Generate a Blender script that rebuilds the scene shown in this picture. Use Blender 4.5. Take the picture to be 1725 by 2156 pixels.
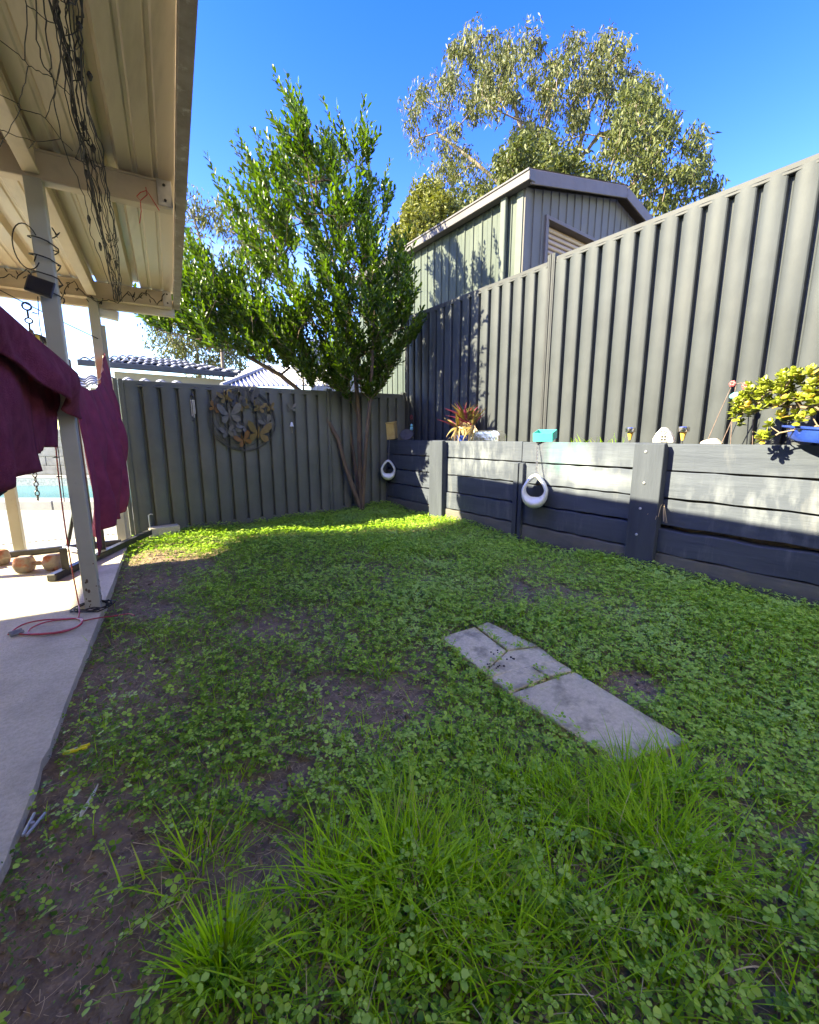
import bpy, bmesh, math, random
import numpy as np
from mathutils import Vector, Matrix
random.seed(7); RNG = np.random.default_rng(11)
for o in list(bpy.data.objects): bpy.data.objects.remove(o)
SC = bpy.context.scene; COL = SC.collection

# ------------------------------------------------------------------ camera, sky, sun, exposure
CAM_H = 1.1; HEAD = math.radians(36.1); FPX = 880.0; PITCH = math.atan(159/FPX)
cam = bpy.data.objects.new('camera', bpy.data.cameras.new('camera')); COL.objects.link(cam)
cam.location = (0, 0, CAM_H); cam.rotation_euler = (math.pi/2-PITCH, 0, -HEAD)
cam.data.sensor_fit = 'VERTICAL'; cam.data.sensor_height = 24.0; cam.data.lens = 24.0*FPX/2156
cam.data.clip_start = 0.02; cam.data.clip_end = 2000
SC.camera = cam
SUN_TRAVEL = Vector((1.0, -0.42, -0.70)).normalized()
sun_el = math.asin(-SUN_TRAVEL.z); sun_az = math.atan2(-SUN_TRAVEL.x, -SUN_TRAVEL.y)   # clockwise from +Y
sl = bpy.data.lights.new('sun', 'SUN'); sl.energy = 2.0; sl.angle = math.radians(0.53); sl.color = (1.0, 0.985, 0.98)
so = bpy.data.objects.new('sun', sl); COL.objects.link(so); so.rotation_euler = SUN_TRAVEL.to_track_quat('-Z', 'Y').to_euler()
so.location = (-20, 9, 15)
W = bpy.data.worlds.new('World'); SC.world = W; W.use_nodes = True
nt = W.node_tree; nt.nodes.clear()
def N(t, k, **kw):
    n = t.nodes.new(k)
    for a, b in kw.items(): setattr(n, a, b)
    return n
sky = N(nt, 'ShaderNodeTexSky', sky_type='NISHITA', sun_disc=False, sun_elevation=sun_el, sun_rotation=sun_az, altitude=50, air_density=1.0, dust_density=0.15, ozone_density=3.5)
hs = N(nt, 'ShaderNodeHueSaturation'); hs.inputs['Saturation'].default_value = 1.38; hs.inputs['Value'].default_value = .54; hs.inputs['Hue'].default_value = .537
tc = N(nt, 'ShaderNodeTexCoord'); mp = N(nt, 'ShaderNodeMapping'); mp.inputs['Scale'].default_value = (1.6, 1.6, 6.5)
cn = N(nt, 'ShaderNodeTexNoise'); cn.inputs['Scale'].default_value = 2.3; cn.inputs['Detail'].default_value = 7; cn.inputs['Roughness'].default_value = 0.58
cr = N(nt, 'ShaderNodeValToRGB'); cr.color_ramp.elements[0].position = 0.48; cr.color_ramp.elements[1].position = 0.76
sx = N(nt, 'ShaderNodeSeparateXYZ'); mr = N(nt, 'ShaderNodeMapRange')
mr.inputs['From Min'].default_value = 0.40; mr.inputs['From Max'].default_value = 0.10
mm = N(nt, 'ShaderNodeMath', operation='MULTIPLY'); mx = N(nt, 'ShaderNodeMix', data_type='RGBA')
mx.inputs['B'].default_value = (2.0, 2.1, 2.25, 1)
bg = N(nt, 'ShaderNodeBackground'); bg.inputs['Strength'].default_value = 0.15
wo = N(nt, 'ShaderNodeOutputWorld'); L = nt.links.new
L(sky.outputs[0], hs.inputs['Color']); L(hs.outputs[0], mx.inputs['A'])
L(tc.outputs['Generated'], mp.inputs['Vector']); L(mp.outputs[0], cn.inputs['Vector']); L(cn.outputs['Fac'], cr.inputs['Fac'])
L(tc.outputs['Generated'], sx.inputs[0]); L(sx.outputs['Z'], mr.inputs['Value']); L(cr.outputs[0], mm.inputs[0]); L(mr.outputs[0], mm.inputs[1])
L(mm.outputs[0], mx.inputs['Factor']); L(mx.outputs['Result'], bg.inputs['Color']); L(bg.outputs[0], wo.inputs['Surface'])
SC.view_settings.view_transform = 'Standard'; SC.view_settings.look = 'None'; SC.view_settings.gamma = 1; SC.view_settings.use_curve_mapping = False
SC.view_settings.exposure = 3.9
SC.view_settings.use_white_balance = True; SC.view_settings.white_balance_temperature = 9900; SC.view_settings.white_balance_tint = -4

# ------------------------------------------------------------------ photo pixel (1725 x 2156 grid) -> point on a real plane of the place
def ray(x, y):
    xc = (x-862.)/FPX; yc = (y-1078.)/FPX
    f = math.cos(PITCH)-yc*math.sin(PITCH); z = -math.sin(PITCH)-yc*math.cos(PITCH)
    c, s = math.cos(HEAD), math.sin(HEAD)
    return np.array([c*xc+s*f, -s*xc+c*f, z])
C0 = np.array([0, 0, CAM_H])
def atz(x, y, z=0.0): d = ray(x, y); return C0+d*(z-CAM_H)/d[2]
def atX(x, y, X): d = ray(x, y); return C0+d*X/d[0]
def atY(x, y, Y): d = ray(x, y); return C0+d*Y/d[1]
def atP(x, y, p0, n): d = ray(x, y); n = np.array(n, float); return C0+d*((np.array(p0, float)-C0)@n)/(d@n)
PA = math.radians(6.6); PU = np.array([math.sin(PA), math.cos(PA), 0]); PV = np.array([math.cos(PA), -math.sin(PA), 0]); PO = np.array([-.14, 3.17, 0])
def pat(s, v, z): return PO+PU*s+PV*v+np.array([0, 0, z])      # patio frame: s along the roof edge, v out to the lawn

# ------------------------------------------------------------------ mesh helpers
class MB:
    def __init__(self): self.v = []; self.f = []
    def add(self, vs, fs):
        b = len(self.v); self.v += [tuple(map(float, p)) for p in vs]; self.f += [tuple(i+b for i in q) for q in fs]; return self
    def box(self, c, size, ax=None):
        c = np.array(c, float); ax = ax or ((1,0,0),(0,1,0),(0,0,1)); ax = [np.array(a, float)*s/2 for a, s in zip(ax, size)]
        vs = [c+ax[0]*i+ax[1]*j+ax[2]*k for i in (-1,1) for j in (-1,1) for k in (-1,1)]
        return self.add(vs, [(0,1,3,2),(4,6,7,5),(0,4,5,1),(2,3,7,6),(0,2,6,4),(1,5,7,3)])
    def bar(self, a, b, w, h, up=(0,0,1)):
        a = np.array(a, float); b = np.array(b, float); d = b-a; l = np.linalg.norm(d); d = d/l; up = np.array(up, float)
        s = np.cross(d, up); s /= np.linalg.norm(s); t = np.cross(s, d)
        return self.box((a+b)/2, (l, w, h), (d, s, t))
    def tube(self, pts, r, n=6, cap=True, closed=False):
        pts = [np.array(p, float) for p in pts]; m = len(pts)
        rr = r if hasattr(r, '__len__') else [r]*m
        T = []
        for i in range(m):
            a = pts[(i-1) % m] if (closed or i > 0) else pts[0]; b = pts[(i+1) % m] if (closed or i < m-1) else pts[-1]
            d = b-a; T.append(d/(np.linalg.norm(d)+1e-9))
        ref = np.array([0,0,1.]) if abs(T[0][2]) < .9 else np.array([1.,0,0]); s = np.cross(T[0], ref); s /= np.linalg.norm(s)
        vs = []; fs = []
        for i in range(m):
            s = s-T[i]*(s@T[i]); s /= np.linalg.norm(s)+1e-9; t = np.cross(T[i], s)
            for k in range(n):
                a = 2*math.pi*k/n; vs.append(pts[i]+(s*math.cos(a)+t*math.sin(a))*rr[i])
        for i in range(m if closed else m-1):
            j = (i+1) % m
            for k in range(n): fs.append((i*n+k, i*n+(k+1) % n, j*n+(k+1) % n, j*n+k))
        if cap and not closed: fs.append(tuple(range(n-1, -1, -1))); fs.append(tuple((m-1)*n+k for k in range(n)))
        return self.add(vs, fs)
    def lathe(self, c, prof, n=16, ax=None, sx=1, sy=1):
        c = np.array(c, float); ax = ax or ((1,0,0),(0,1,0),(0,0,1)); A = [np.array(a, float) for a in ax]
        vs = []; fs = []
        for r, z in prof:
            for k in range(n):
                a = 2*math.pi*k/n; vs.append(c+A[0]*r*sx*math.cos(a)+A[1]*r*sy*math.sin(a)+A[2]*z)
        for i in range(len(prof)-1):
            for k in range(n): fs.append((i*n+k, i*n+(k+1) % n, (i+1)*n+(k+1) % n, (i+1)*n+k))
        fs.append(tuple(range(n-1, -1, -1))); fs.append(tuple((len(prof)-1)*n+k for k in range(n)))
        return self.add(vs, fs)
    def grid(self, P):                     # P[i][j] points
        n, m = len(P), len(P[0]); vs = [p for row in P for p in row]
        return self.add(vs, [(i*m+j, (i+1)*m+j, (i+1)*m+j+1, i*m+j+1) for i in range(n-1) for j in range(m-1)])
    def prism(self, poly, off):            # poly: 3d outline, off: extrusion vector
        n = len(poly); off = np.array(off, float); vs = [np.array(p, float) for p in poly]; vs = vs+[p+off for p in vs]
        return self.add(vs, [tuple(range(n-1, -1, -1)), tuple(range(n, 2*n))]+[(i, (i+1) % n, n+(i+1) % n, n+i) for i in range(n)])

WL = {}                                     # world origin of every object
def link(o, parent, loc):
    COL.objects.link(o); WL[o.name] = np.array(loc, float)
    if parent is not None: o.parent = parent; o.location = WL[o.name]-WL[parent.name]
    else: o.location = loc
    return o
def recalc(me):
    bm = bmesh.new(); bm.from_mesh(me); bmesh.ops.recalc_face_normals(bm, faces=bm.faces); bm.to_mesh(me); bm.free()
def obj(name, mb, mat, parent=None, smooth=False, bevel=0, seg=1, fix=True, thick=0):
    v = np.array(mb.v); org = (v.min(0)+v.max(0))/2
    if parent is None: org[2] = v[:,2].min()
    me = bpy.data.meshes.new(name); me.from_pydata([tuple(p) for p in v-org], [], mb.f)
    if fix: recalc(me)
    if bevel:
        bm = bmesh.new(); bm.from_mesh(me)
        bmesh.ops.bevel(bm, geom=[e for e in bm.edges if len(e.link_faces) == 2 and e.calc_face_angle(0) > .5], offset=bevel, segments=seg, affect='EDGES', profile=.6)
        bm.to_mesh(me); bm.free()
    if mat: me.materials.append(mat)
    o = bpy.data.objects.new(name, me)
    if smooth:
        me.polygons.foreach_set('use_smooth', [True]*len(me.polygons))
        if smooth != True:
            me.set_sharp_from_angle(angle=math.radians(smooth))
    if thick:
        m = o.modifiers.new('thickness', 'SOLIDIFY'); m.thickness = thick; m.offset = 0
    return link(o, parent, org)
def npmesh(name, V, F, mat, parent=None, smooth=False, org=None):    # V (n,3), F (m,k) numpy
    V = np.asarray(V, float); org = np.array(org, float) if org is not None else np.array([*(V.min(0)+V.max(0))[:2]/2, V[:,2].min()])
    me = bpy.data.meshes.new(name); k = F.shape[1]; V = V-org
    me.vertices.add(len(V)); me.vertices.foreach_set('co', V.astype(np.float32).ravel())
    me.loops.add(F.size); me.loops.foreach_set('vertex_index', F.astype(np.int32).ravel())
    me.polygons.add(len(F)); me.polygons.foreach_set('loop_start', np.arange(0, F.size, k, dtype=np.int32)); me.polygons.foreach_set('loop_total', np.full(len(F), k, np.int32))
    if smooth: me.polygons.foreach_set('use_smooth', np.ones(len(F), bool))
    me.update(calc_edges=True); me.validate()
    if mat: me.materials.append(mat)
    return link(bpy.data.objects.new(name, me), parent, org)
def copy(o, parent, loc):                                            # shares mesh data
    c = o.copy(); return link(c, parent, loc)
def tag(o, label=None, cat=None, group=None, kind=None):
    for k, x in (('label', label), ('category', cat), ('group', group), ('kind', kind)):
        if x: o[k] = x
    return o
def thing(name, loc, label, cat, group=None):
    o = bpy.data.objects.new(name, None); o.empty_display_size = .1; link(o, None, loc); return tag(o, label, cat, group)
def struct(name, mb, mat, **k): return tag(obj(name, mb, mat, **k), kind='structure')

# ------------------------------------------------------------------ materials
def mat(name, c1, c2=None, scale=6., rough=.7, bump=0., bscale=None, stretch=(1,1,1), metal=0., spec=.4, lo=.35, hi=.68, detail=6, orand=0., c3=None, s3=1., lo3=.55, hi3=.7, st3=(1,1,1), coat=0., irand=0., trans=0., alpha=1.):
    m = bpy.data.materials.new(name); m.use_nodes = True; t = m.node_tree; b = t.nodes['Principled BSDF']; l = t.links.new
    b.inputs['Roughness'].default_value = rough; b.inputs['Metallic'].default_value = metal; b.inputs['Specular IOR Level'].default_value = spec; b.inputs['Coat Weight'].default_value = coat
    g = N(t, 'ShaderNodeNewGeometry')
    def noise(sc, st):
        mp = N(t, 'ShaderNodeMapping'); mp.inputs['Scale'].default_value = st; n = N(t, 'ShaderNodeTexNoise'); n.inputs['Scale'].default_value = sc; n.inputs['Detail'].default_value = detail; n.inputs['Roughness'].default_value = .62
        l(g.outputs['Position'], mp.inputs[0]); l(mp.outputs[0], n.inputs['Vector']); return n.outputs['Fac']
    def ramp(fac, a, bb):
        r = N(t, 'ShaderNodeMapRange'); r.inputs['From Min'].default_value = a; r.inputs['From Max'].default_value = bb; l(fac, r.inputs['Value']); return r.outputs[0]
    def mix(fac, A, B, mode='MIX'):
        x = N(t, 'ShaderNodeMix', data_type='RGBA', blend_type=mode)
        for s, q in (('Factor', fac), ('A', A), ('B', B)):
            if isinstance(q, (tuple, list)): x.inputs[s].default_value = (*q, 1)
            elif isinstance(q, (int, float)): x.inputs[s].default_value = q
            else: l(q, x.inputs[s])
        return x.outputs['Result']
    col = tuple(c1)
    if c2 is not None: col = mix(ramp(g.outputs['Random Per Island'], 0, 1) if irand else ramp(noise(scale, stretch), lo, hi), tuple(c1), tuple(c2))
    if c3 is not None: col = mix(ramp(noise(s3, st3), lo3, hi3), col, tuple(c3))
    if orand:
        oi = N(t, 'ShaderNodeObjectInfo'); r = N(t, 'ShaderNodeMapRange'); r.inputs['To Min'].default_value = 1-orand; r.inputs['To Max'].default_value = 1+orand; l(oi.outputs['Random'], r.inputs['Value'])
        cc = N(t, 'ShaderNodeCombineColor'); [l(r.outputs[0], cc.inputs[i]) for i in range(3)]; col = mix(1., col, cc.outputs[0], 'MULTIPLY')
    if isinstance(col, tuple): b.inputs['Base Color'].default_value = (*col, 1)
    else: l(col, b.inputs['Base Color'])
    if bump:
        bp = N(t, 'ShaderNodeBump'); bp.inputs['Strength'].default_value = bump; bp.inputs['Distance'].default_value = .01; l(noise(bscale or scale*4, stretch), bp.inputs['Height']); l(bp.outputs[0], b.inputs['Normal'])
    if trans:
        tr = N(t, 'ShaderNodeBsdfTranslucent'); ms = N(t, 'ShaderNodeMixShader'); ms.inputs[0].default_value = trans
        if isinstance(col, tuple): tr.inputs[0].default_value = (*col, 1)
        else:
            l(mix(1., col, (1.25, 1.35, .55), 'MULTIPLY'), tr.inputs[0])
        l(b.outputs[0], ms.inputs[1]); l(tr.outputs[0], ms.inputs[2]); l(ms.outputs[0], t.nodes['Material Output'].inputs[0])
    m['nt'] = 1
    return m
fence_m = mat('fence_steel', (.037,.042,.046), (.047,.053,.058), 3, .55, .06, 60, spec=.18, c3=(.064,.068,.069), s3=2.2, lo3=.5, hi3=.8, st3=(1,1,.35))
back_m = mat('back_fence_steel', (.10,.105,.088), (.13,.134,.114), 3, .5, .06, 60, spec=.2, c3=(.13,.13,.115), s3=2.2, lo3=.5, hi3=.8, st3=(1,1,.35))
fence_trim_m = mat('fence_trim_steel', (.046,.048,.050), (.058,.060,.062), 4, .55, .03, spec=.15)
soil_m = mat('soil', (.12,.080,.050), (.32,.225,.14), 16, .95, 1., 90, c3=(.44,.31,.18), s3=60, lo3=.55, hi3=.75, lo=.3, hi=.72)
upper_soil_m = mat('bed_soil', (.07,.05,.036), (.14,.105,.08), 14, .95, .8, 60)
ground_m = mat('far_ground', (.08,.10,.04), (.14,.12,.07), .4, .95, .4, 8)
concrete_m = mat('concrete', (.49,.43,.315), (.64,.565,.43), 75, .92, .7, 140, c3=(.30,.26,.185), s3=2.4, lo3=.48, hi3=.78)
paver_m = mat('paver_stone', (.56,.475,.28), (.73,.62,.38), 60, .9, .6, 150, c3=(.24,.20,.12), s3=10, lo3=.50, hi3=.74, orand=.06)
cream_m = mat('cream_paint', (.54,.45,.31), (.62,.52,.37), 3, .5, .08, 40, c3=(.40,.33,.24), s3=5, lo3=.55, hi3=.85)
roofm = mat('roof_underside', (.60,.52,.37), (.68,.59,.43), 1.4, .33, .05, 14, stretch=(1,.25,1), c3=(.40,.33,.22), s3=2.4, lo3=.52, hi3=.82, st3=(3,.5,1))
rust_edge_m = mat('weathered_edge', (.36,.31,.25), (.22,.18,.14), 9, .7, .3, 50, c3=(.55,.5,.43), s3=14, lo3=.6, hi3=.7)
post_m = mat('cream_post', (.38,.365,.29), (.45,.43,.345), 3, .45, .08, 30, c3=(.25,.23,.185), s3=9, lo3=.62, hi3=.85)
black_m = mat('black_cord', (.012,.011,.011), (.03,.028,.026), 60, .7)
dkmetal_m = mat('dark_steel', (.03,.03,.032), (.055,.053,.05), 18, .4, .1, metal=.3)
galv_m = mat('galvanised', (.42,.42,.42), (.55,.55,.54), 20, .4, .1, metal=.7)
bark_m = mat('bark', (.085,.058,.040), (.17,.115,.075), 14, .9, .8, 40, stretch=(1,1,.3))
gumbark_m = mat('gum_bark', (.11,.08,.06), (.26,.205,.155), 1.6, .85, .4, 8)
def leafm(n, a, b, tr, rough=.5, spec=.25): return mat(n, a, b, rough=rough, irand=1, trans=tr, spec=spec)
shrub_leaf = leafm('shrub_leaf', (.022,.055,.007), (.095,.155,.016), .42, .35, .35)
gum_leaf = leafm('gum_leaf', (.060,.072,.026), (.145,.148,.058), .25, .5)
gum_leaf_dark = leafm('gum_leaf_dark', (.05,.066,.018), (.11,.12,.034), .22, .5)
bush_leaf = leafm('bush_leaf', (.10,.112,.022), (.19,.185,.045), .25, .5)
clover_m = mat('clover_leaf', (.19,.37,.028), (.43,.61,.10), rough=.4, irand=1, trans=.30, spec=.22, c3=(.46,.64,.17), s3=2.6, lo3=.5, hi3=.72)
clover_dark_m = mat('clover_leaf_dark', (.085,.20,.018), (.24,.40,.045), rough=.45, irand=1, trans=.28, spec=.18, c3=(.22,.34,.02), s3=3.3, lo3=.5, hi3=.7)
grass_m = mat('grass_blade', (.18,.38,.008), (.40,.62,.03), rough=.45, irand=1, trans=.36, spec=.2, c3=(.42,.40,.10), s3=9, lo3=.58, hi3=.72)
straw_m = leafm('dry_straw', (.32,.22,.12), (.60,.45,.26), .1, .8)
litter_m = leafm('leaf_litter', (.10,.06,.033), (.30,.19,.10), .1, .8)
creeper_m = mat('creeper_leaf', (.05,.13,.015), (.16,.31,.035), rough=.45, irand=1, trans=.25, spec=.2, c3=(.15,.15,.07), s3=6, lo3=.5, hi3=.7)
# ------------------------------------------------------------------ the setting: ground, lawn, slab, bed, pool
struct('ground', MB().add([(-300,-300,-.3),(300,-300,-.3),(300,300,-.3),(-300,300,-.3)], [(0,1,2,3)]), ground_m, fix=False)
def hill(x, y):       # gentle unevenness of the lawn
    return .016*np.sin(2.1*x+1.3*y)+.012*np.sin(5.3*x-3.1*y+1)+.010*np.sin(3.3*y+.7*x*x)
gx = np.linspace(-.75, 3.72, 90); gy = np.linspace(-1.5, 5.9, 150)
GX, GY = np.meshgrid(gx, gy, indexing='ij'); GZ = hill(GX, GY)+RNG.normal(0, .0035, GX.shape)
V = np.stack([GX, GY, GZ], -1).reshape(-1, 3); ii = np.arange(90*150).reshape(90, 150)
F = np.stack([ii[:-1,:-1], ii[1:,:-1], ii[1:,1:], ii[:-1,1:]], -1).reshape(-1, 4)
tag(npmesh('lawn', V, F, soil_m, smooth=True), kind='structure')
# lawn outside the picture, behind the photographer
struct('lawn_beyond', MB().box((1.5,-6.6,-.075), (9,10,.1)), mat('lawn_far', (.05,.10,.02), (.09,.15,.035), 9, .9, .6, 60))
m = MB(); re_ = random.Random(3); q = [pat(-7+9.3*i/150, .05+re_.gauss(0,.0009)+.0015*math.sin(i*.37)-(.010*re_.random() if re_.random() < .05 else 0), 0) for i in range(151)]+[pat(2.3,-9,0), pat(-7,-9,0)]
m.prism([p+np.array([0,0,-.25]) for p in q], (0,0,.30)); struct('patio_slab', m, concrete_m)
m = MB(); q = [pat(2.42,.02,0), pat(5.6,-.02,0), pat(9.2,-2.5,0), pat(9.2,-14,0), pat(2.42,-14,0)]
m.prism([p+np.array([0,0,-.25]) for p in q], (0,0,.285)); struct('pool_paving', m, mat('pale_paving', (.20,.195,.175), (.26,.255,.23), 3, .85, .2, 60, c3=(.24,.235,.21), s3=5))
# strip drain between slab and paving
dr = thing('strip_drain', pat(2.36,-1,.0), 'slotted strip drain across the sunlit paving behind the dumbbells', 'drain')
obj('channel', MB().bar(pat(2.36,-6,-.10), pat(2.36,.02,-.10), .10, .2), dkmetal_m, dr)
gm = obj('grate_bar', MB().bar(pat(2.315,-.1,.035), pat(2.405,-.1,.035), .022, .012), galv_m, dr)
for k in range(1, 90): copy(gm, dr, WL[gm.name]-PV*.05*k)
# raised ground on the far side of the sleeper wall
struct('garden_bed', MB().box((3.86,.9,.49), (.34,9.3,1.0)), upper_soil_m)
struct('neighbour_ground', MB().box((14.1,7,.45), (20,40,1.0)), mat('neighbour_soil', (.10,.11,.05), (.17,.14,.09), 2, .95, .5, 20))
# pool: in line with the far boundary
PR = np.array([math.cos(HEAD), -math.sin(HEAD), 0]); PH = np.array([math.sin(HEAD), math.cos(HEAD), 0])
c = atz(90, 1074, .035); d0 = c@PH; r0 = c@PR
def pl(r, d, z): return PR*(r0+r)+PH*(d0+d)+np.array([0,0,z])
AX = (PR, PH, (0,0,1))
pool = thing('swimming_pool', pl(-1,0,.03), 'swimming pool with raised pale coping behind the patio posts', 'pool')
for k in range(6): obj('coping_stone', MB().box(pl(.55-k*.8,.17,.085), (.792,.34,.17), AX), mat('coping', (.24,.235,.215), (.29,.285,.265), 5, .8, .2, 60) if k == 0 else bpy.data.materials['coping'], pool, bevel=.012)
obj('shell_wall', MB().box(pl(-1.2,.36,-.3), (5,.04,.6), AX), bpy.data.materials['coping'], pool)
pd = 1.1*FPX/(1033-919)*1.0-d0
wm = mat('pool_water', (.006,.14,.17), (.015,.20,.225), 9, .08, .25, 14, spec=.5)
water = tag(obj('pool_water', MB().box(pl(-1.2,(.385+pd)/2,.10), (5.2,pd-.385,.02), AX), wm), kind='structure')
bt = mat('pool_stone', (.16,.18,.17), (.34,.35,.33), 26, .7, .4, 60)
obj('far_wall', MB().box(pl(-1.2,pd+.06,.10), (5.4,.12,.30), AX), bt, pool)
obj('far_coping', MB().box(pl(-1.2,pd+.30,.265), (5.4,.6,.03), AX), bpy.data.materials['coping'], pool, bevel=.006)
gw = thing('boundary_wall', pl(-1.2,pd+.75,0), 'weathered grey block wall behind the swimming pool', 'wall')
bw = mat('block_wall', (.12,.12,.115), (.20,.20,.195), 7, .9, .4, 40, c3=(.13,.14,.12), s3=9)
for row in range(5):
    for k in range(9): obj('block', MB().box(pl(1.1-k*.6-(row % 2)*.3, pd+.7, .38+row*.195), (.59,.14,.185), AX), bw, gw, bevel=.006)
obj('mortar', MB().box(pl(-1.4,pd+.71,.6), (5.2,.11,1.2), AX), mat('mortar', (.3,.29,.27)), gw)

# ------------------------------------------------------------------ corrugated steel fences
PIT = .165
PROF = [(0,0),(.014,0),(.0185,.040),(.026,.0465),(.05,.052),(.08,.0545),(.11,.052),(.136,.0455),(.146,.038),(.158,.004)]
def fence_panel(T, p0, ax, nrm, length, zb, zt, dz=0., mt=fence_m):
    """sheets between two posts; p0 at the low end, ax horizontal unit, zt top z at p0, dz rise of the top along it"""
    ax = np.array(ax, float); nrm = np.array(nrm, float); n = int(round(length/PIT)); pit = length/n
    per = 5; k = 0
    while k < n:
        e = min(n, k+per); pts = []
        for i in range(k, e):
            pts += [((i+a/PIT)*pit if a else i*pit, o) for a, o in PROF]
        pts.append((e*pit+.006, 0)); lift = .002 if (k//per) % 2 else 0
        m = MB(); rows = []
        for a, o in pts:
            b = np.array(p0, float)+ax*a+nrm*(o+lift); zt_a = zt+dz*a/length
            rows.append([np.array([b[0], b[1], zb]), np.array([b[0], b[1], (zb+zt_a)/2]), np.array([b[0], b[1], zt_a])])
        obj('sheet', m.grid(rows), mt, T, smooth=25, fix=False); k = e
def rail(T, a, b, nrm, z0, z1, w=.052, name='top_rail', mt=None):
    a = np.array([a[0], a[1], z0], float)+np.array(nrm)*.02; b = np.array([b[0], b[1], z1], float)+np.array(nrm)*.02
    m = MB(); m.bar(a, b, w, .040); m.bar(a+np.array([0,0,-.033]), b+np.array([0,0,-.033]), w+.012, .022); return obj(name, m, back_m if T.name.startswith('back') else fence_trim_m, T, bevel=.004)
def fpost(T, p, ax, nrm, z0, z1):
    ax = np.array(ax, float); nrm = np.array(nrm, float); p = np.array(p, float)
    for s in (-1, 1):
        m = MB(); c = p+ax*s*.024+nrm*.022; c = np.array([c[0], c[1], (z0+z1)/2])
        m.box(c, (.040,.072,z1-z0), (ax, nrm, (0,0,1))); m.box(c+nrm*.037, (.014,.004,z1-z0-.002), (ax, nrm, (0,0,1)))
        obj('post', m, back_m if T.name.startswith('back') else fence_trim_m, T, bevel=.003)
sf = thing('side_fence', (4.0,2.9,1.0), 'tall grey ribbed steel fence standing above the sleeper wall on the right', 'fence')
YN = (0,1,0); XN = (-1,0,0)
fence_panel(sf, (4.0,2.95,0), YN, XN, 2.52, .98, 2.85)
fence_panel(sf, (4.0,.54,0), YN, XN, 2.37, .98, 2.87)
fence_panel(sf, (4.0,-1.84,0), YN, XN, 2.31, .98, 2.87)
fence_panel(sf, (4.0,-4.25,0), YN, XN, 2.31, .98, 2.87)
fpost(sf, (4.0,2.93,0), YN, XN, .95, 2.945); fpost(sf, (4.0,.52,0), YN, XN, .95, 2.945); fpost(sf, (4.0,-1.89,0), YN, XN, .95, 2.945); fpost(sf, (4.0,5.49,0), YN, XN, .95, 2.93)
rail(sf, (4.0,2.98), (4.0,5.44), XN, 2.868, 2.868)
for a, b in ((.57,2.88), (-1.84,.47), (-4.25,-1.94)): rail(sf, (4.0,a), (4.0,b), XN, 2.889, 2.889)
bf = thing('back_fence', (2,5.4,0), 'shaded grey ribbed steel fence at the back of the lawn', 'fence')
B0 = np.array([.20,5.36,0]); B1 = np.array([3.97,5.60,0]); bax = (B1-B0)/np.linalg.norm(B1-B0); bn = np.array([bax[1], -bax[0], 0]); BL = np.linalg.norm(B1-B0)
j1 = 2.42
def bfp(a): return B0+bax*a
fence_panel(bf, bfp(.02), bax, bn, j1-.04, -.02, 1.635, .045, back_m); fence_panel(bf, bfp(j1+.02), bax, bn, BL-j1-.04, -.02, 1.685, .03, back_m)
for a, zt in ((0,1.68), (j1,1.745), (BL-.02,1.78)): fpost(bf, bfp(a), bax, bn, -.05, zt)
rail(bf, bfp(.05), bfp(j1-.05), bn, 1.652, 1.697); rail(bf, bfp(j1+.05), bfp(BL-.05), bn, 1.70, 1.732)
rail(bf, bfp(.05), bfp(j1-.05), bn, .06, .06, name='bottom_rail'); rail(bf, bfp(j1+.05), bfp(BL-.05), bn, .07, .07, name='bottom_rail')

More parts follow.
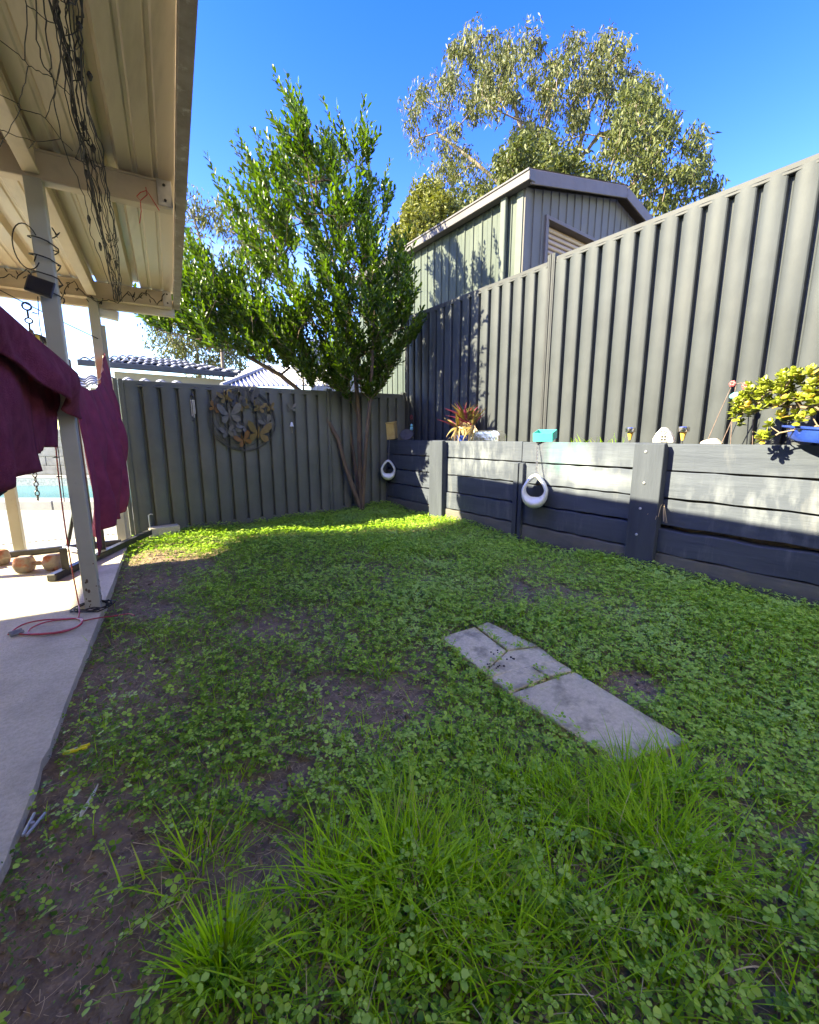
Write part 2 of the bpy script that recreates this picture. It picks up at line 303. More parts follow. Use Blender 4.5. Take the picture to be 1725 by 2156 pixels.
# ------------------------------------------------------------------ sleeper retaining wall
def sleeper_mat():
    m = mat('charcoal_sleeper', (.050,.059,.077), (.076,.088,.110), 7, .72, .5, 30, stretch=(1,.12,1), c3=(.14,.145,.152), s3=8, lo3=.56, hi3=.80, st3=(1,1,.22), orand=.10, spec=.18)
    t = m.node_tree; b = t.nodes['Principled BSDF']; l = t.links.new; src = b.inputs['Base Color'].links[0].from_socket
    g = N(t, 'ShaderNodeNewGeometry')
    def stain(src, c, r, colr, sc, thr, amt, st=(1,1,.35)):
        d = N(t, 'ShaderNodeVectorMath', operation='SUBTRACT'); d.inputs[1].default_value = c; l(g.outputs['Position'], d.inputs[0])
        dv = N(t, 'ShaderNodeVectorMath', operation='DIVIDE'); dv.inputs[1].default_value = r; l(d.outputs[0], dv.inputs[0])
        ln = N(t, 'ShaderNodeVectorMath', operation='LENGTH'); l(dv.outputs[0], ln.inputs[0])
        a = N(t, 'ShaderNodeMapRange'); a.inputs['From Min'].default_value = 1; a.inputs['From Max'].default_value = .2; l(ln.outputs['Value'], a.inputs['Value'])
        mp = N(t, 'ShaderNodeMapping'); mp.inputs['Scale'].default_value = st; l(g.outputs['Position'], mp.inputs[0])
        n = N(t, 'ShaderNodeTexNoise'); n.inputs['Scale'].default_value = sc; n.inputs['Detail'].default_value = 8; l(mp.outputs[0], n.inputs['Vector'])
        r2 = N(t, 'ShaderNodeMapRange'); r2.inputs['From Min'].default_value = thr; r2.inputs['From Max'].default_value = thr+.25; r2.inputs['To Max'].default_value = amt; l(n.outputs['Fac'], r2.inputs['Value'])
        mu = N(t, 'ShaderNodeMath', operation='MULTIPLY'); l(a.outputs[0], mu.inputs[0]); l(r2.outputs[0], mu.inputs[1])
        x = N(t, 'ShaderNodeMix', data_type='RGBA'); l(mu.outputs[0], x.inputs['Factor']); l(src, x.inputs['A']); x.inputs['B'].default_value = (*colr, 1); return x.outputs['Result']
    src = stain(src, (3.6,2.25,.80), (.3,.75,.30), (.20,.225,.24), 6, .40, .8)       # chalky washed patch under the green planter
    src = stain(src, (3.6,2.42,.95), (.3,.30,.24), (.08,.24,.22), 10, .42, .85)       # faded green paint runs
    src = stain(src, (3.6,2.0,.72), (.3,.6,.08), (.26,.28,.29), 3, .34, .7, (1,1,1))
    src = stain(src, (3.6,3.6,.85), (.3,.75,.33), (.18,.195,.21), 16, .4, .7)
    src = stain(src, (3.6,.75,.62), (.3,.9,.30), (.17,.185,.205), 14, .48, .8)
    l(src, b.inputs['Base Color']); return m
slm = sleeper_mat(); pier_m = mat('charcoal_pier', (.040,.047,.060), (.060,.069,.085), 9, .7, .5, 30, stretch=(1,1,.12), c3=(.075,.085,.10), s3=9, lo3=.6, hi3=.8, st3=(1,1,.2), spec=.15)
base_m = mat('dirty_sleeper', (.075,.073,.070), (.13,.122,.11), 7, .85, .6, 30, stretch=(1,.2,1), c3=(.15,.125,.10), s3=6, lo3=.5, hi3=.75)
rw = thing('retaining_wall', (3.6,2,0), 'charcoal painted sleeper retaining wall along the right side of the lawn', 'wall')
yB = atX(1356,1050,3.52)[1]; yT = atX(1094,1020,3.58)[1]; yA = atX(917,1000,3.52)[1]; yL = atX(815,980,3.59)[1]
bays = [(-4.0,-.45), (-.45,yB), (yB,yT), (yT,yA), (yA,yL), (yL,5.62)]
tops = [1.05,.83,.61,.39,.17]
for bi, (y0, y1) in enumerate(bays):
    for k, zt in enumerate(tops):
        out = [0,.006,.012,.020,.032][k]+random.uniform(-.005,.005); dzl = random.uniform(-.004,.004); hgt = .203
        if bi == 1 and k == 3: hgt = .186; out = .035
        if bi == 1 and k == 2: out = .004; 
        m = MB(); n = 14; rows = []
        for i in range(n+1):
            yy = y0+.006+(y1-y0-.012)*i/n; w = .004*math.sin(i*1.7+bi*3+k); tz = zt+dzl*(2*i/n-1)+(.004*math.sin(i*2.3+k) if k else 0)-(.207-hgt)
            if bi == 1 and k == 3: tz += -.012*abs(math.sin(i*.9))
            x0 = 3.6-out+w; rows.append([(x0,yy,tz-hgt), (x0,yy,tz), (3.675,yy,tz), (3.675,yy,tz-hgt), (x0,yy,tz-hgt)])
        m.grid(rows); nv = 5; m.f.append((0,1,2,3)); b = n*nv; m.f.append((b,b+1,b+2,b+3))
        obj('sleeper', m, base_m if k == 4 else slm, rw, bevel=.004)
obj('backfill', MB().box((3.69,.8,.50), (.02,9.6,1.02)), upper_soil_m, rw)
def pier(y, w, zt, proud=.085):
    m = MB(); x0 = 3.6-proud
    prof = [(x0,-.15),(x0,zt-.01),(x0+.045,zt),(3.6,zt-.05) if proud > .05 else (3.6,zt),(3.6,-.15)]
    m.prism([(px,y-w/2,pz) for px, pz in prof], (0,w,0)); return obj('upright', m, pier_m, rw, bevel=.004)
wB = abs(atX(1325,1050,3.515)[1]-atX(1387,1050,3.515)[1]); wA = abs(atX(904,1000,3.515)[1]-atX(931,1000,3.515)[1])
pier(yB, wB, 1.053); pier(yA, wA, 1.053); pier(-.45, .2, 1.053)
pier(yT+.035, .06, .83, .055); pier(yT-.035, .05, .83, .055); pier(yL, .05, .62, .03)
for dy, zz in ((.02,.98),(.01,.73),(0.02,.52),(.03,.30)):
    obj('bolt_head', MB().lathe((3.515,yB+dy,zz), [(.011,0),(.011,.004),(.006,.008)], 10, ((0,1,0),(0,0,1),(-1,0,0))), galv_m, rw)
for y0, z0 in ((yB-.105,.56),):     # roots pushing out of the joint beside the big upright
    r_ = thing('root_tuft', (3.55,y0,.5), 'dry roots poking from the wall joint beside the thick upright', 'roots')
    m = MB()
    for k in range(9):
        a = random.uniform(-.05,.05); m.tube([(3.6,y0+a*.4,z0+random.uniform(-.02,.03)), (3.55,y0+a,z0-.01), (3.52+random.uniform(-.02,.02),y0+a*2,z0-random.uniform(.04,.14))], [.004,.003,.0015], 4)
    obj('roots', m, straw_m, r_)

# ------------------------------------------------------------------ patio cover
pc = thing('patio_cover', pat(0,0,.05), 'cream steel patio roof with ribbed sheets, beams and posts on the left', 'patio cover')
def rpat(s, v, z): return pat(s, v, z-.04*s)      # the roof falls gently to the far gutter
trw = .345; ve = .66
for k in range(13):
    v0 = ve-trw*(k+1); prof = [(0,.0),(.016,.060),(.056,.060),(.074,0),(.135,0),(.143,.009),(.158,.009),(.166,0),(.235,0),(.243,.009),(.258,.009),(.266,0),(trw,0)]
    rows = [[rpat(s, v0+dv, 2.585+dz) for s in (-5.25,-4,-2,0,1.2,1.97)] for dv, dz in prof]
    obj('roof_sheet', MB().grid(rows), roofm, pc, fix=False, smooth=20)
def beam(s0, v0, s1, v1, z0, z1, w=.05, name='beam'):
    m = MB(); a = rpat(s0,v0,(z0+z1)/2); b = rpat(s1,v1,(z0+z1)/2); m.bar(a, b, w, z1-z0); dz = np.array([0,0,1.])
    m.bar(a-dz*((z1-z0)/2+.006), b-dz*((z1-z0)/2+.006), w+.022, .012); m.bar(a+dz*((z1-z0)/2-.008), b+dz*((z1-z0)/2-.008), w+.016, .012)
    return obj(name, m, cream_m, pc, bevel=.003)
for s in (0, 1.91, -2.7): beam(s, -3.8, s, .64, 2.435, 2.575)
for a, b in ((-5.2,-2.74), (-2.66,-.04), (.04,1.87)): beam(a, 0, b, 0, 2.455, 2.57, .05, 'rafter'); beam(a, -1.9, b, -1.9, 2.455, 2.57, .05, 'rafter')
m = MB(); m.bar(rpat(-5.25,.705,2.555), rpat(2.0,.705,2.555), .012, .215); m.bar(rpat(-5.25,.68,2.452), rpat(2.0,.68,2.452), .05, .010); m.bar(rpat(-5.25,.658,2.475), rpat(2.0,.658,2.475), .008, .05); m.bar(rpat(-5.25,.68,2.66), rpat(2.0,.68,2.66), .07, .010)
obj('barge_flashing', m, rust_edge_m, pc, bevel=.002)
m = MB(); m.bar(rpat(1.95,-3.8,2.44), rpat(1.95,.66,2.44), .012, .15); m.bar(rpat(1.972,-3.8,2.37), rpat(1.972,.66,2.37), .05, .012); m.bar(rpat(1.995,-3.8,2.43), rpat(1.995,.66,2.43), .012, .12)
obj('gutter', m, cream_m, pc, bevel=.003)
for s in (0, 1.91):
    br = obj('end_bracket', MB().bar(rpat(s-.032,.605,2.435), rpat(s-.032,.605,2.575), .075, .005, PU), galv_m, pc, bevel=.001)
    for dz in (-.04,.04): obj('bolt', MB().lathe(rpat(s-.036,.605,2.505+dz), [(.008,0),(.008,.004),(.004,.006)], 8, (PV,(0,0,1),-PU)), dkmetal_m, br)
def ppost(s, v): 
    o = obj('post', MB().bar(pat(s,v,.0), rpat(s,v,2.43), .078, .078, PU), post_m, pc, bevel=.006, seg=2); return o
ppost(0,0); ppost(1.91,0); ppost(1.91,-.79); ppost(-2.7,0); ppost(1.91,-3.7)
m = MB(); e = rpat(1.97,.02,2.33)
m.tube([e, e+PV*.10+np.array([0,0,-.01]), e+PV*.16+np.array([0,0,-.02])], .045, 14)
obj('pipe_stub', m, mat('white_pvc', (.72,.69,.62), (.8,.77,.7), 4, .4), pc, smooth=40)
m = MB(); m.bar(rpat(1.91,.055,.15), rpat(1.91,.055,2.2), .03, .03, PU); obj('downpipe', m, post_m, pc)
# flaking paint at the foot of the near post
m = MB()
for k in range(26):
    z = .06+abs(random.gauss(0,.10)); a = random.uniform(-.034,.034); side = random.random() < .6
    c = pat(-.0395,a,z) if side else pat(a,.0395,z); ax = (PV,(0,0,1),-PU) if side else (PU,(0,0,1),PV); r = random.uniform(.003,.008)
    m.lathe(c, [(r,0),(r*.7,.0008)], 6, ax, 1, random.uniform(.8,2))
obj('rust_spot', m, mat('rust_spots', (.10,.07,.05), (.16,.10,.06), 40, .9), pc)
# house wall that carries the inner edge of the patio roof (out of the picture to the left), plus an added bounce wall
hw = thing('house_and_bounce_wall', pat(-2,-3.95,0), 'cream rendered house wall carrying the inner side of the patio roof, plus an added light-bouncing wall behind the camera', 'wall')
obj('wall', MB().bar(pat(-5.4,-3.95,1.4), pat(1.0,-3.95,1.4), .2, 2.8), mat('render_wall', (.80,.76,.68), (.86,.82,.74), 2, .9, .1), hw)
obj('wall', MB().bar(pat(-5.4,-4.05,3.3), pat(-5.4,3.7,3.3), .2, 6.6), bpy.data.materials['render_wall'], hw)  # added unseen wall behind the camera, bounces sunlight onto the shaded lawn
obj('eave', MB().bar(pat(-7,-4.3,2.85), pat(1.2,-4.3,2.85), 1.2, .15), rust_edge_m, hw)
# ------------------------------------------------------------------ shed behind the side fence
SX = 5.0; cn_ = atX(1105,385,SX); SY0 = cn_[1]; SZ = 4.42; SY1 = SY0+4.6; GZ0 = .95
side_m = mat('shed_side', (.046,.061,.052), (.060,.075,.064), 2, .55, .03, spec=.2, c3=(.085,.10,.084), s3=3, st3=(1,1,.2)); gable_m = mat('shed_gable', (.10,.092,.084), (.12,.11,.10), 2, .55, spec=.2, c3=(.13,.118,.10), s3=4, st3=(1,1,.2))
trim_m = mat('shed_trim', (.12,.10,.10), (.145,.122,.122), 5, .55, spec=.15); pale_m = mat('shed_pale_trim', (.085,.10,.088), (.10,.115,.10), 5, .5, spec=.15)
sh = thing('garden_shed', (SX,SY0,GZ0), 'pale green steel shed with mauve roof trim beyond the right fence', 'shed')
pan = .19; n = int((SY1-SY0)/pan)
for k in range(0, n, 4):
    pts = []
    for i in range(k, min(n, k+4)): pts += [(i*pan,0),(i*pan+.008,.016),(i*pan+.022,.016),(i*pan+.030,0),(i*pan+.095,.0),(i*pan+.10,.003),(i*pan+.11,.003),(i*pan+.115,0)]
    pts.append((min(n, k+4)*pan, 0))
    obj('wall_sheet', MB().grid([[(SX-o,SY0+a,GZ0), (SX-o,SY0+a,SZ)] for a, o in pts]), side_m, sh, fix=False)
# gable end, facing the garden; ridge and far eave
rg = atY(1298,405,SY0); GW = 2*(rg[0]-SX); RZ = rg[2]-.10; slope = (RZ-SZ)/(GW/2)
def roofz(x): return SZ+(GW/2-abs(x-SX-GW/2))*slope
dx0, dx1, dzt = atY(1152,455,SY0)[0], atY(1152,455,SY0)[0]+2.3, atY(1152,462,SY0)[2]
x = SX; k = 0; strip = .19
while x < SX+GW-.01:
    x1 = min(x+strip, SX+GW); zb = dzt if (x >= dx0-.1 and x1 <= dx1+.1) else GZ0
    xm = SX+GW/2; m = MB(); xs = [x, x+.008, x+.022, x+.030, x1]; os_ = [0,.016,.016,0,0]
    obj('gable_sheet', m.grid([[(a,SY0-o,zb), (a,SY0-o,roofz(a)-.005)] for a, o in zip(xs, os_)]), gable_m, sh, fix=False); x = x1
door_m = mat('roller_door', (.30,.20,.13), (.36,.25,.17), 3, .5)
rd = obj('roller_door', MB().box(((dx0+dx1)/2,SY0+.12,(GZ0+dzt)/2+.05), (dx1-dx0,.02,dzt-GZ0)), door_m, sh)
sl_ = obj('door_slat', MB().lathe(((dx0+dx1)/2,SY0+.09,dzt-.06), [(.032,-(dx1-dx0)/2),(.032,(dx1-dx0)/2)], 8, ((0,.5,0),(0,0,1),(1,0,0))), door_m, rd, smooth=40)
for k in range(1, 12): copy(sl_, rd, WL[sl_.name]-np.array([0,0,.075*k]))
m = MB(); m.box((dx0-.02,SY0+.04,(GZ0+dzt)/2), (.05,.14,dzt-GZ0)); m.box(((dx0+dx1)/2,SY0+.04,dzt+.02), (dx1-dx0+.1,.14,.05)); obj('door_frame', m, trim_m, sh, bevel=.004)
# corner flashing, downpipe, gutter, barge boards, roof
m = MB(); m.box((SX-.012,SY0+.05,(GZ0+SZ)/2), (.03,.11,SZ-GZ0)); obj('corner_flashing', m, pale_m, sh, bevel=.003)
m = MB(); m.box((SX+.045,SY0-.016,(GZ0+SZ)/2), (.11,.03,SZ-GZ0)); obj('corner_flashing', m, gable_m, sh, bevel=.003)
yd = atX(1085,500,SX-.06)[1]; obj('downpipe', MB().box((SX-.06,SY0+.30,(GZ0+SZ)/2), (.06,.10,SZ-GZ0)), pale_m, sh, bevel=.01)
m = MB(); m.box((SX-.09,(SY0+SY1)/2-.06,SZ+.03), (.13,SY1-SY0+.28,.13)); m.box((SX-.162,(SY0+SY1)/2-.06,SZ+.085), (.015,SY1-SY0+.28,.03)); obj('gutter', m, mat('shed_gutter', (.10,.092,.095), (.12,.112,.115), 5, .5, spec=.15), sh, bevel=.006)
for a, b in ((SX-.10,SX+GW/2), (SX+GW/2,SX+GW+.1)):
    z0, z1 = roofz(a)+.03, roofz(b)+.03
    if a < SX: z0 = SZ+.02
    else: z1 = SZ+.02
    obj('barge_board', MB().bar((a,SY0-.17,z0), (b,SY0-.17,z1), .03, .17), trim_m, sh, bevel=.005)
    m = MB()
    xs = np.linspace(a, b, 2); rows = []
    ny = 48
    for i in range(ny+1):
        yy = SY0-.15+(SY1-SY0+.3)*i/ny; o = .03 if i % 4 == 0 else 0
        rows.append([(a,yy,z0+.09+o), (b,yy,z1+.09+o)])
    obj('roof_sheet', m.grid(rows), trim_m, sh, fix=False)
obj('far_wall', MB().box((SX+GW/2,SY1,(GZ0+SZ)/2), (GW-.1,.03,SZ-GZ0)), side_m, sh); obj('off_wall', MB().box((SX+GW,(SY0+SY1)/2,(GZ0+SZ)/2), (.03,SY1-SY0,SZ-GZ0)), side_m, sh)

# ------------------------------------------------------------------ neighbouring roofs beyond the back fence
tile_m = mat('roof_tile', (.17,.17,.185), (.26,.26,.275), 5, .45, .1, orand=.25)
nh = thing('tiled_house', (0,12,0), 'neighbouring cream house with grey barrel tiled roof and dark gutter', 'house')
HY = 11.0
a = atY(163,769,HY); b = atY(560,790,HY); gz = (a[2]+b[2])/2
x0, x1 = a[0], b[0]
obj('wall', MB().box(((x0+x1)/2,HY+1.0,gz/2-.35), (x1-x0-.3,.2,gz-.1)), mat('cream_render', (.36,.30,.19), (.40,.34,.23), 2, .9), nh)
obj('fascia', MB().box(((x0+x1)/2+.2,HY+.35,gz-.26), (x1-x0-.8,.5,.30)), bpy.data.materials['cream_render'], nh)
obj('gutter', MB().box(((x0+x1)/2,HY,gz), (x1-x0,.14,.11)), mat('gutter_dark', (.05,.055,.06), (.07,.075,.08), 4, .5), nh, bevel=.01)
def tile_mesh():
    m = MB(); w, l = .30, .42; rows = []
    for j in (0, 1):
        row = []
        for i in range(9):
            t = i/8; zz = .055*math.sin(math.pi*min(1, t/.62)) if t < .62 else -.012*math.sin(math.pi*(t-.62)/.38)
            row.append(((t-.5)*w, (j-.5)*l, zz+(.030 if j == 0 else 0)))
        rows.append(row)
    m.grid(rows); m.grid([[(p[0],p[1],p[2]) for p in rows[0]], [(p[0],p[1],p[2]-.035) for p in rows[0]]]); return m
apx = atY(293,752,HY+2.4); rz = apx[2]
TM = None; cnt = 0
def tile_at(x, y, z, pitch):
    global TM
    if TM is None: TM = obj('tile', tile_mesh(), tile_m, nh, smooth=True); o = TM; WL[o.name] = np.array([x,y,z]); o.location = WL[o.name]-WL[nh.name]
    else: o = copy(TM, nh, (x,y,z))
    o.rotation_euler = (pitch, 0, 0)
rl = 6; pitch = math.atan2(rz-gz-.06, 2.4)
xl, xr = x0+.1, x1-.3
for r in range(rl):
    t = (r+.5)/rl; yy = HY+.05+2.35*t; zz = gz+.08+(rz-gz-.06)*t
    xa, xb = xl+(apx[0]-xl)*t*.95, xr-(xr-apx[0]-.8)*t*.9
    k = xa
    while k < xb: tile_at(k, yy, zz, pitch); k += .275
# lower roof in front of it
a2 = atY(160,786,9.4); b2 = atY(440,803,9.4); lz = a2[2]
for r in range(4):
    k = a2[0]
    while k < b2[0]-.12*r: tile_at(k, 8.75+.36*r, lz-.22+.075*r, math.atan2(.075,.36)); k += .275
obj('soffit', MB().box(((a2[0]+b2[0])/2,9.4,lz-.36), (b2[0]-a2[0],1.5,.06)), bpy.data.materials['cream_render'], nh)
m = MB(); yb = HY+.02; m.add([(xl,yb,gz+.03),(xr,yb,gz+.03),(apx[0]+.8,HY+2.4,rz-.03),(apx[0],HY+2.4,rz-.03)], [(0,1,2,3)]); obj('roof_deck', m, bpy.data.materials['gutter_dark'], nh, fix=False)
# pale steel hip roof and wall behind the corner tree
ms = thing('steel_roof_building', (3,10,0), 'pale steel hip roof and wall glimpsed behind the corner tree', 'building')
pale_sheet = mat('pale_sheet', (.36,.355,.345), (.42,.41,.40), 3, .5)
H0 = atY(466,814,9.0); H1 = atY(566,774,10.2); H2 = atY(720,812,9.0); H3 = atY(690,772,10.2)
for k in range(26):
    t0, t1 = k/26, (k+.86)/26; t2 = (k+.93)/26
    def lo(t): return H0+(H2-H0)*t
    def hi(t):
        p = lo(t); q = H1+(H3-H1)*t; tt = min(1, t/.36); top = H0+(H1-H0)*tt if t < .36 else H1+(H3-H1)*(t-.36)/.64
        return np.array([p[0]+.0, top[1], top[2]])
    m = MB(); m.grid([[lo(t0), hi(t0)], [lo(t1), hi(t1)], [lo(t2)+np.array([0,-.03,.03]), hi(t2)+np.array([0,-.03,.03])], [lo((k+1)/26), hi((k+1)/26)]]); obj('roof_sheet', m, pale_sheet, ms, fix=False)
m = MB(); m.tube([H0+np.array([0,-.02,.02]), H1+np.array([0,-.02,.03])], .05, 6); obj('hip_cap', m, pale_sheet, ms)
wa = atY(650,712,12.0); wb = atY(815,700,12.0); k = wa[0]
while k < wb[0]+1.5:
    m = MB(); m.grid([[(k,12,0),(k,12,wa[2])], [(k+.15,12,0),(k+.15,12,wa[2])], [(k+.165,11.97,0),(k+.165,11.97,wa[2])], [(k+.18,11.97,0),(k+.18,11.97,wa[2])], [(k+.195,12,0),(k+.195,12,wa[2])]])
    obj('wall_sheet', m, pale_sheet, ms, fix=False); k += .195

# ------------------------------------------------------------------ trees
def in_poly(x, y, poly):
    c = False; j = len(poly)-1
    for i in range(len(poly)):
        xi, yi = poly[i]; xj, yj = poly[j]
        if (yi > y) != (yj > y) and x < (xj-xi)*(y-yi)/(yj-yi)+xi: c = not c
        j = i
    return c
def crown_points(poly, n, p0, nrm, thick, holes=(), rnd=random, spacing=0.):
    """n points inside a crown whose outline, seen from the garden, is poly"""
    xs = [p[0] for p in poly]; ys = [p[1] for p in poly]; out = []; mx_, my_ = (min(xs)+max(xs))/2, (min(ys)+max(ys))/2; hw_, hh = (max(xs)-min(xs))/2, (max(ys)-min(ys))/2
    tries = 0
    nrm = np.array(nrm, float); nrm /= np.linalg.norm(nrm)
    while len(out) < n and tries < n*60:
        tries += 1
        x, y = rnd.uniform(min(xs), max(xs)), rnd.uniform(min(ys), max(ys))
        if not in_poly(x, y, poly) or any(((x-a)/c)**2+((y-b)/d)**2 < 1 for a, b, c, d in holes): continue
        r2 = ((x-mx_)/hw_)**2+((y-my_)/hh)**2; dep = thick*math.sqrt(max(.12, 1-.8*r2))*rnd.uniform(-1,1)
        p = atP(x, y, np.array(p0)+nrm*dep, nrm)
        if spacing and any(np.sum((p-q)**2) < spacing**2 for q in out[-400:]): continue
        out.append(p)
    return out
def skeleton(root_paths, targets, step, wob, rnd, bias=.35, lift=.3):
    nodes = []; par = []; plen = []
    for path in root_paths:
        prev = -1; 
        for i, p in enumerate(path):
            p = np.array(p, float)
            if i == 0 and len(nodes) and np.linalg.norm(nodes[0]-p) < 1e-6: prev = 0; continue
            nodes.append(p); par.append(prev); plen.append(0 if prev < 0 else plen[prev]+np.linalg.norm(p-nodes[prev])*.5); prev = len(nodes)-1
    root = nodes[0]; ends = []
    for t in sorted(targets, key=lambda q: np.linalg.norm(q-root)):
        A = np.array(nodes); d = np.linalg.norm(A-t, axis=1); sc = d+bias*np.array(plen)+np.where(A[:,2] > t[2]+.05, .6*(A[:,2]-t[2]), 0)
        i = int(np.argmin(sc)); L_ = d[i]; k = max(1, int(L_/step)); a = nodes[i]; prev = i
        dirp = (a-nodes[par[i]]) if par[i] >= 0 else np.array([0,0,1.]); dirp = dirp/(np.linalg.norm(dirp)+1e-9)
        ctrl = a+dirp*L_*.35+np.array([0,0,lift*L_*.25])
        for j in range(1, k+1):
            s = j/k; p = a*(1-s)**2+2*ctrl*s*(1-s)+t*s*s
            if j < k: p = p+np.array([rnd.gauss(0,wob) for _ in range(3)])*step
            nodes.append(p); par.append(prev); plen.append(plen[prev]+np.linalg.norm(p-nodes[prev])); prev = len(nodes)-1
        ends.append(prev)
    return nodes, par, ends
def branch_mesh(nodes, par, rtip, expo, sides=5, rmax=9):
    n = len(nodes); w = [0.]*n; kids = [0]*n
    for p in par:
        if p >= 0: kids[p] += 1
    for i in range(n-1, -1, -1):
        if kids[i] == 0: w[i] += 1
        if par[i] >= 0: w[par[i]] += w[i]
    R = [min(rmax, rtip*max(1, x)**expo) for x in w]; m = MB()
    for i in range(n):
        if par[i] >= 0: m.tube([nodes[par[i]], nodes[i]], [min(R[par[i]], R[i]*1.25), R[i]], sides if R[i] > rtip*2.2 else 3, cap=False)
    return m, R
def leaves(P, D, Nn, Ln, Wd, fold=.12, tipf=.5, curl=0., rnd=True):
    """P base points, D direction, Nn approx normal; returns V, F (quads) - each leaf two quads folded on the midrib"""
    P, D, Nn = map(np.asarray, (P, D, Nn)); D = D/np.linalg.norm(D, axis=1, keepdims=True); S = np.cross(D, Nn); S /= np.linalg.norm(S, axis=1, keepdims=True)+1e-9; U = np.cross(S, D)
    Ln = np.asarray(Ln)[:,None]; Wd = np.asarray(Wd)[:,None]
    b = P; t = P+D*Ln-U*Ln*curl; mid = P+D*Ln*tipf-U*Wd*fold
    if rnd:
        o = lambda f_, w_, sg: P+D*Ln*f_+S*Wd*.5*w_*sg+U*Wd*fold*w_-U*Ln*curl*f_*f_
        V = np.stack([b, mid, t, o(.30,.82,1), o(.70,.92,1), o(.30,.82,-1), o(.70,.92,-1)], 1).reshape(-1, 3); n = len(P); k = np.arange(n)[:,None]*7
        return V, np.concatenate([k+np.array([q]) for q in ([0,1,3],[1,4,3],[1,2,4],[0,5,1],[1,5,6],[1,6,2])], 0)
    l1 = P+D*Ln*(tipf-.08)+S*Wd*.5+U*Wd*fold; r1 = P+D*Ln*(tipf-.08)-S*Wd*.5+U*Wd*fold
    V = np.stack([b, l1, t, r1, mid], 1).reshape(-1, 3); n = len(P); k = np.arange(n)[:,None]*5
    F = np.concatenate([k+np.array([[0,4,2,1]]), k+np.array([[0,3,2,4]])], 0); return V, F
def unit(v): return v/(np.linalg.norm(v)+1e-9)

# corner tree -----------------------------------------------------------------
rt = random.Random(5)
TB = np.array([2.98,5.26,0.0]); tn = np.array([.49,.87,0])
ct = thing('corner_tree', TB, 'leafy green multi stemmed tree in the back corner of the lawn', 'tree')
poly = [(610,165),(622,190),(650,215),(665,250),(700,245),(715,285),(770,265),(784,300),(772,370),(812,372),(822,400),(786,440),(786,490),(822,478),(812,520),(850,540),(858,600),(850,640),(876,680),(862,720),(832,740),(822,800),(800,840),(740,850),(690,822),(640,790),(560,770),(500,752),(420,735),(350,690),(285,662),(350,645),(372,600),(380,520),(440,530),(468,590),(520,560),(505,470),(480,400),(525,410),(560,385),(515,318),(575,345),(560,300),(600,330),(605,270),(640,300),(620,240),(605,190)]
tp = lambda x, y, dz=0: atP(x, y, TB+np.array([*(tn[:2]*dz), 0]), tn)
roots = [[TB, tp(728,985), tp(712,925), tp(680,870), tp(640,830), tp(590,790,-.1), tp(520,750,-.2)], [TB, tp(757,960), tp(755,880), tp(748,780,.1), tp(735,660,.1), tp(700,540,.1), tp(665,400,.1)], [TB, tp(770,940,-.15), tp(778,850,-.2), tp(785,740,-.2), tp(790,620,-.2)], [TB, tp(740,930,.2), tp(715,820,.2), tp(670,700,.2), tp(610,580,.25), tp(560,460,.25)]]
tg = crown_points([(x, y+(34 if y < 500 else 20 if y < 700 else 0)) for x, y in poly], 500, TB, tn, .85, [(645,570,26,56),(590,640,22,34),(535,600,20,34),(690,480,12,60),(660,720,20,34),(640,420,9,50),(735,420,10,60),(590,440,10,40),(805,530,10,40),(560,520,10,36),(470,650,12,24),(750,620,10,40),(700,640,10,30)], rt, .095)
tg = [p for p in tg if not (p[2] > 3.55 and rt.random() < .42)]
tg += crown_points([(600,700),(700,680),(800,640),(870,640),(874,730),(830,800),(780,846),(730,850),(660,815),(600,775)], 70, TB, tn, .7, [], rt, .10)
tg += crown_points([(300,668),(380,600),(520,640),(640,700),(650,795),(560,765),(460,740),(380,712)], 80, TB, tn, .6, [], rt, .10)
tg += crown_points([(600,330),(700,300),(780,380),(800,480),(850,560),(850,650),(700,620),(600,520)], 95, TB+np.array([.5,.87,0])*1.15, tn, .45, [(645,570,26,56),(690,480,12,60)], rt, .12)
tg = [p for p in tg if not (p[0] > 3.86 and p[2] < 3.0)]
nodes, par, ends = skeleton(roots, tg, .16, .12, rt, .25, .5)
bm_, R_ = branch_mesh(nodes, par, .0038, .47, 7, .075)
obj('trunk', bm_, bark_m, ct, smooth=True, fix=False)
LP, LD, LN, LL, LW = [], [], [], [], []; tw = MB()
for e in ends:
    p = nodes[e]; base = p-nodes[par[e]]; out = p-TB; out[2] = 0
    for s in range(rt.randint(4,6)):
        d = unit(unit(base)*.45+np.array([-.10,0,1.15])+unit(out)*.42+np.array([rt.gauss(0,.24), rt.gauss(0,.24), rt.gauss(0,.15)])); ln = rt.uniform(.18,.36)+(.18 if rt.random() < .22 else 0); st = p-unit(base)*rt.uniform(0,.14)
        tip = st+d*ln; 
        if tip[0] > 3.93 and tip[2] < 3.0: continue
        tw.tube([st, tip], [.0025,.0012], 3, cap=False); k = int(ln/.026); az = rt.uniform(0,6.28)
        for i in range(k):
            f_ = (i+.6)/k; az += 2.4; s1 = unit(np.cross(d, [.3,.5,.2])); s2 = np.cross(d, s1); side = s1*math.cos(az)+s2*math.sin(az)
            ld = unit(side*.75+d*(.75+.5*f_)); LP.append(st+d*ln*f_); LD.append(ld); LN.append(unit(d*.8-ld*.2+np.array([0,0,.5])+np.array([rt.gauss(0,.3) for _ in range(3)]))); LL.append(rt.uniform(.055,.095)); LW.append(rt.uniform(.026,.042))
obj('twigs', tw, bark_m, ct, fix=False)
LP = np.array(LP); LD = np.array(LD); LN = np.array(LN); LL = np.array(LL); LW = np.array(LW)
near = np.argsort(np.linalg.norm(LP-C0, axis=1)-LL*8)[:300]; rest = np.ones(len(LP), bool); rest[near] = False
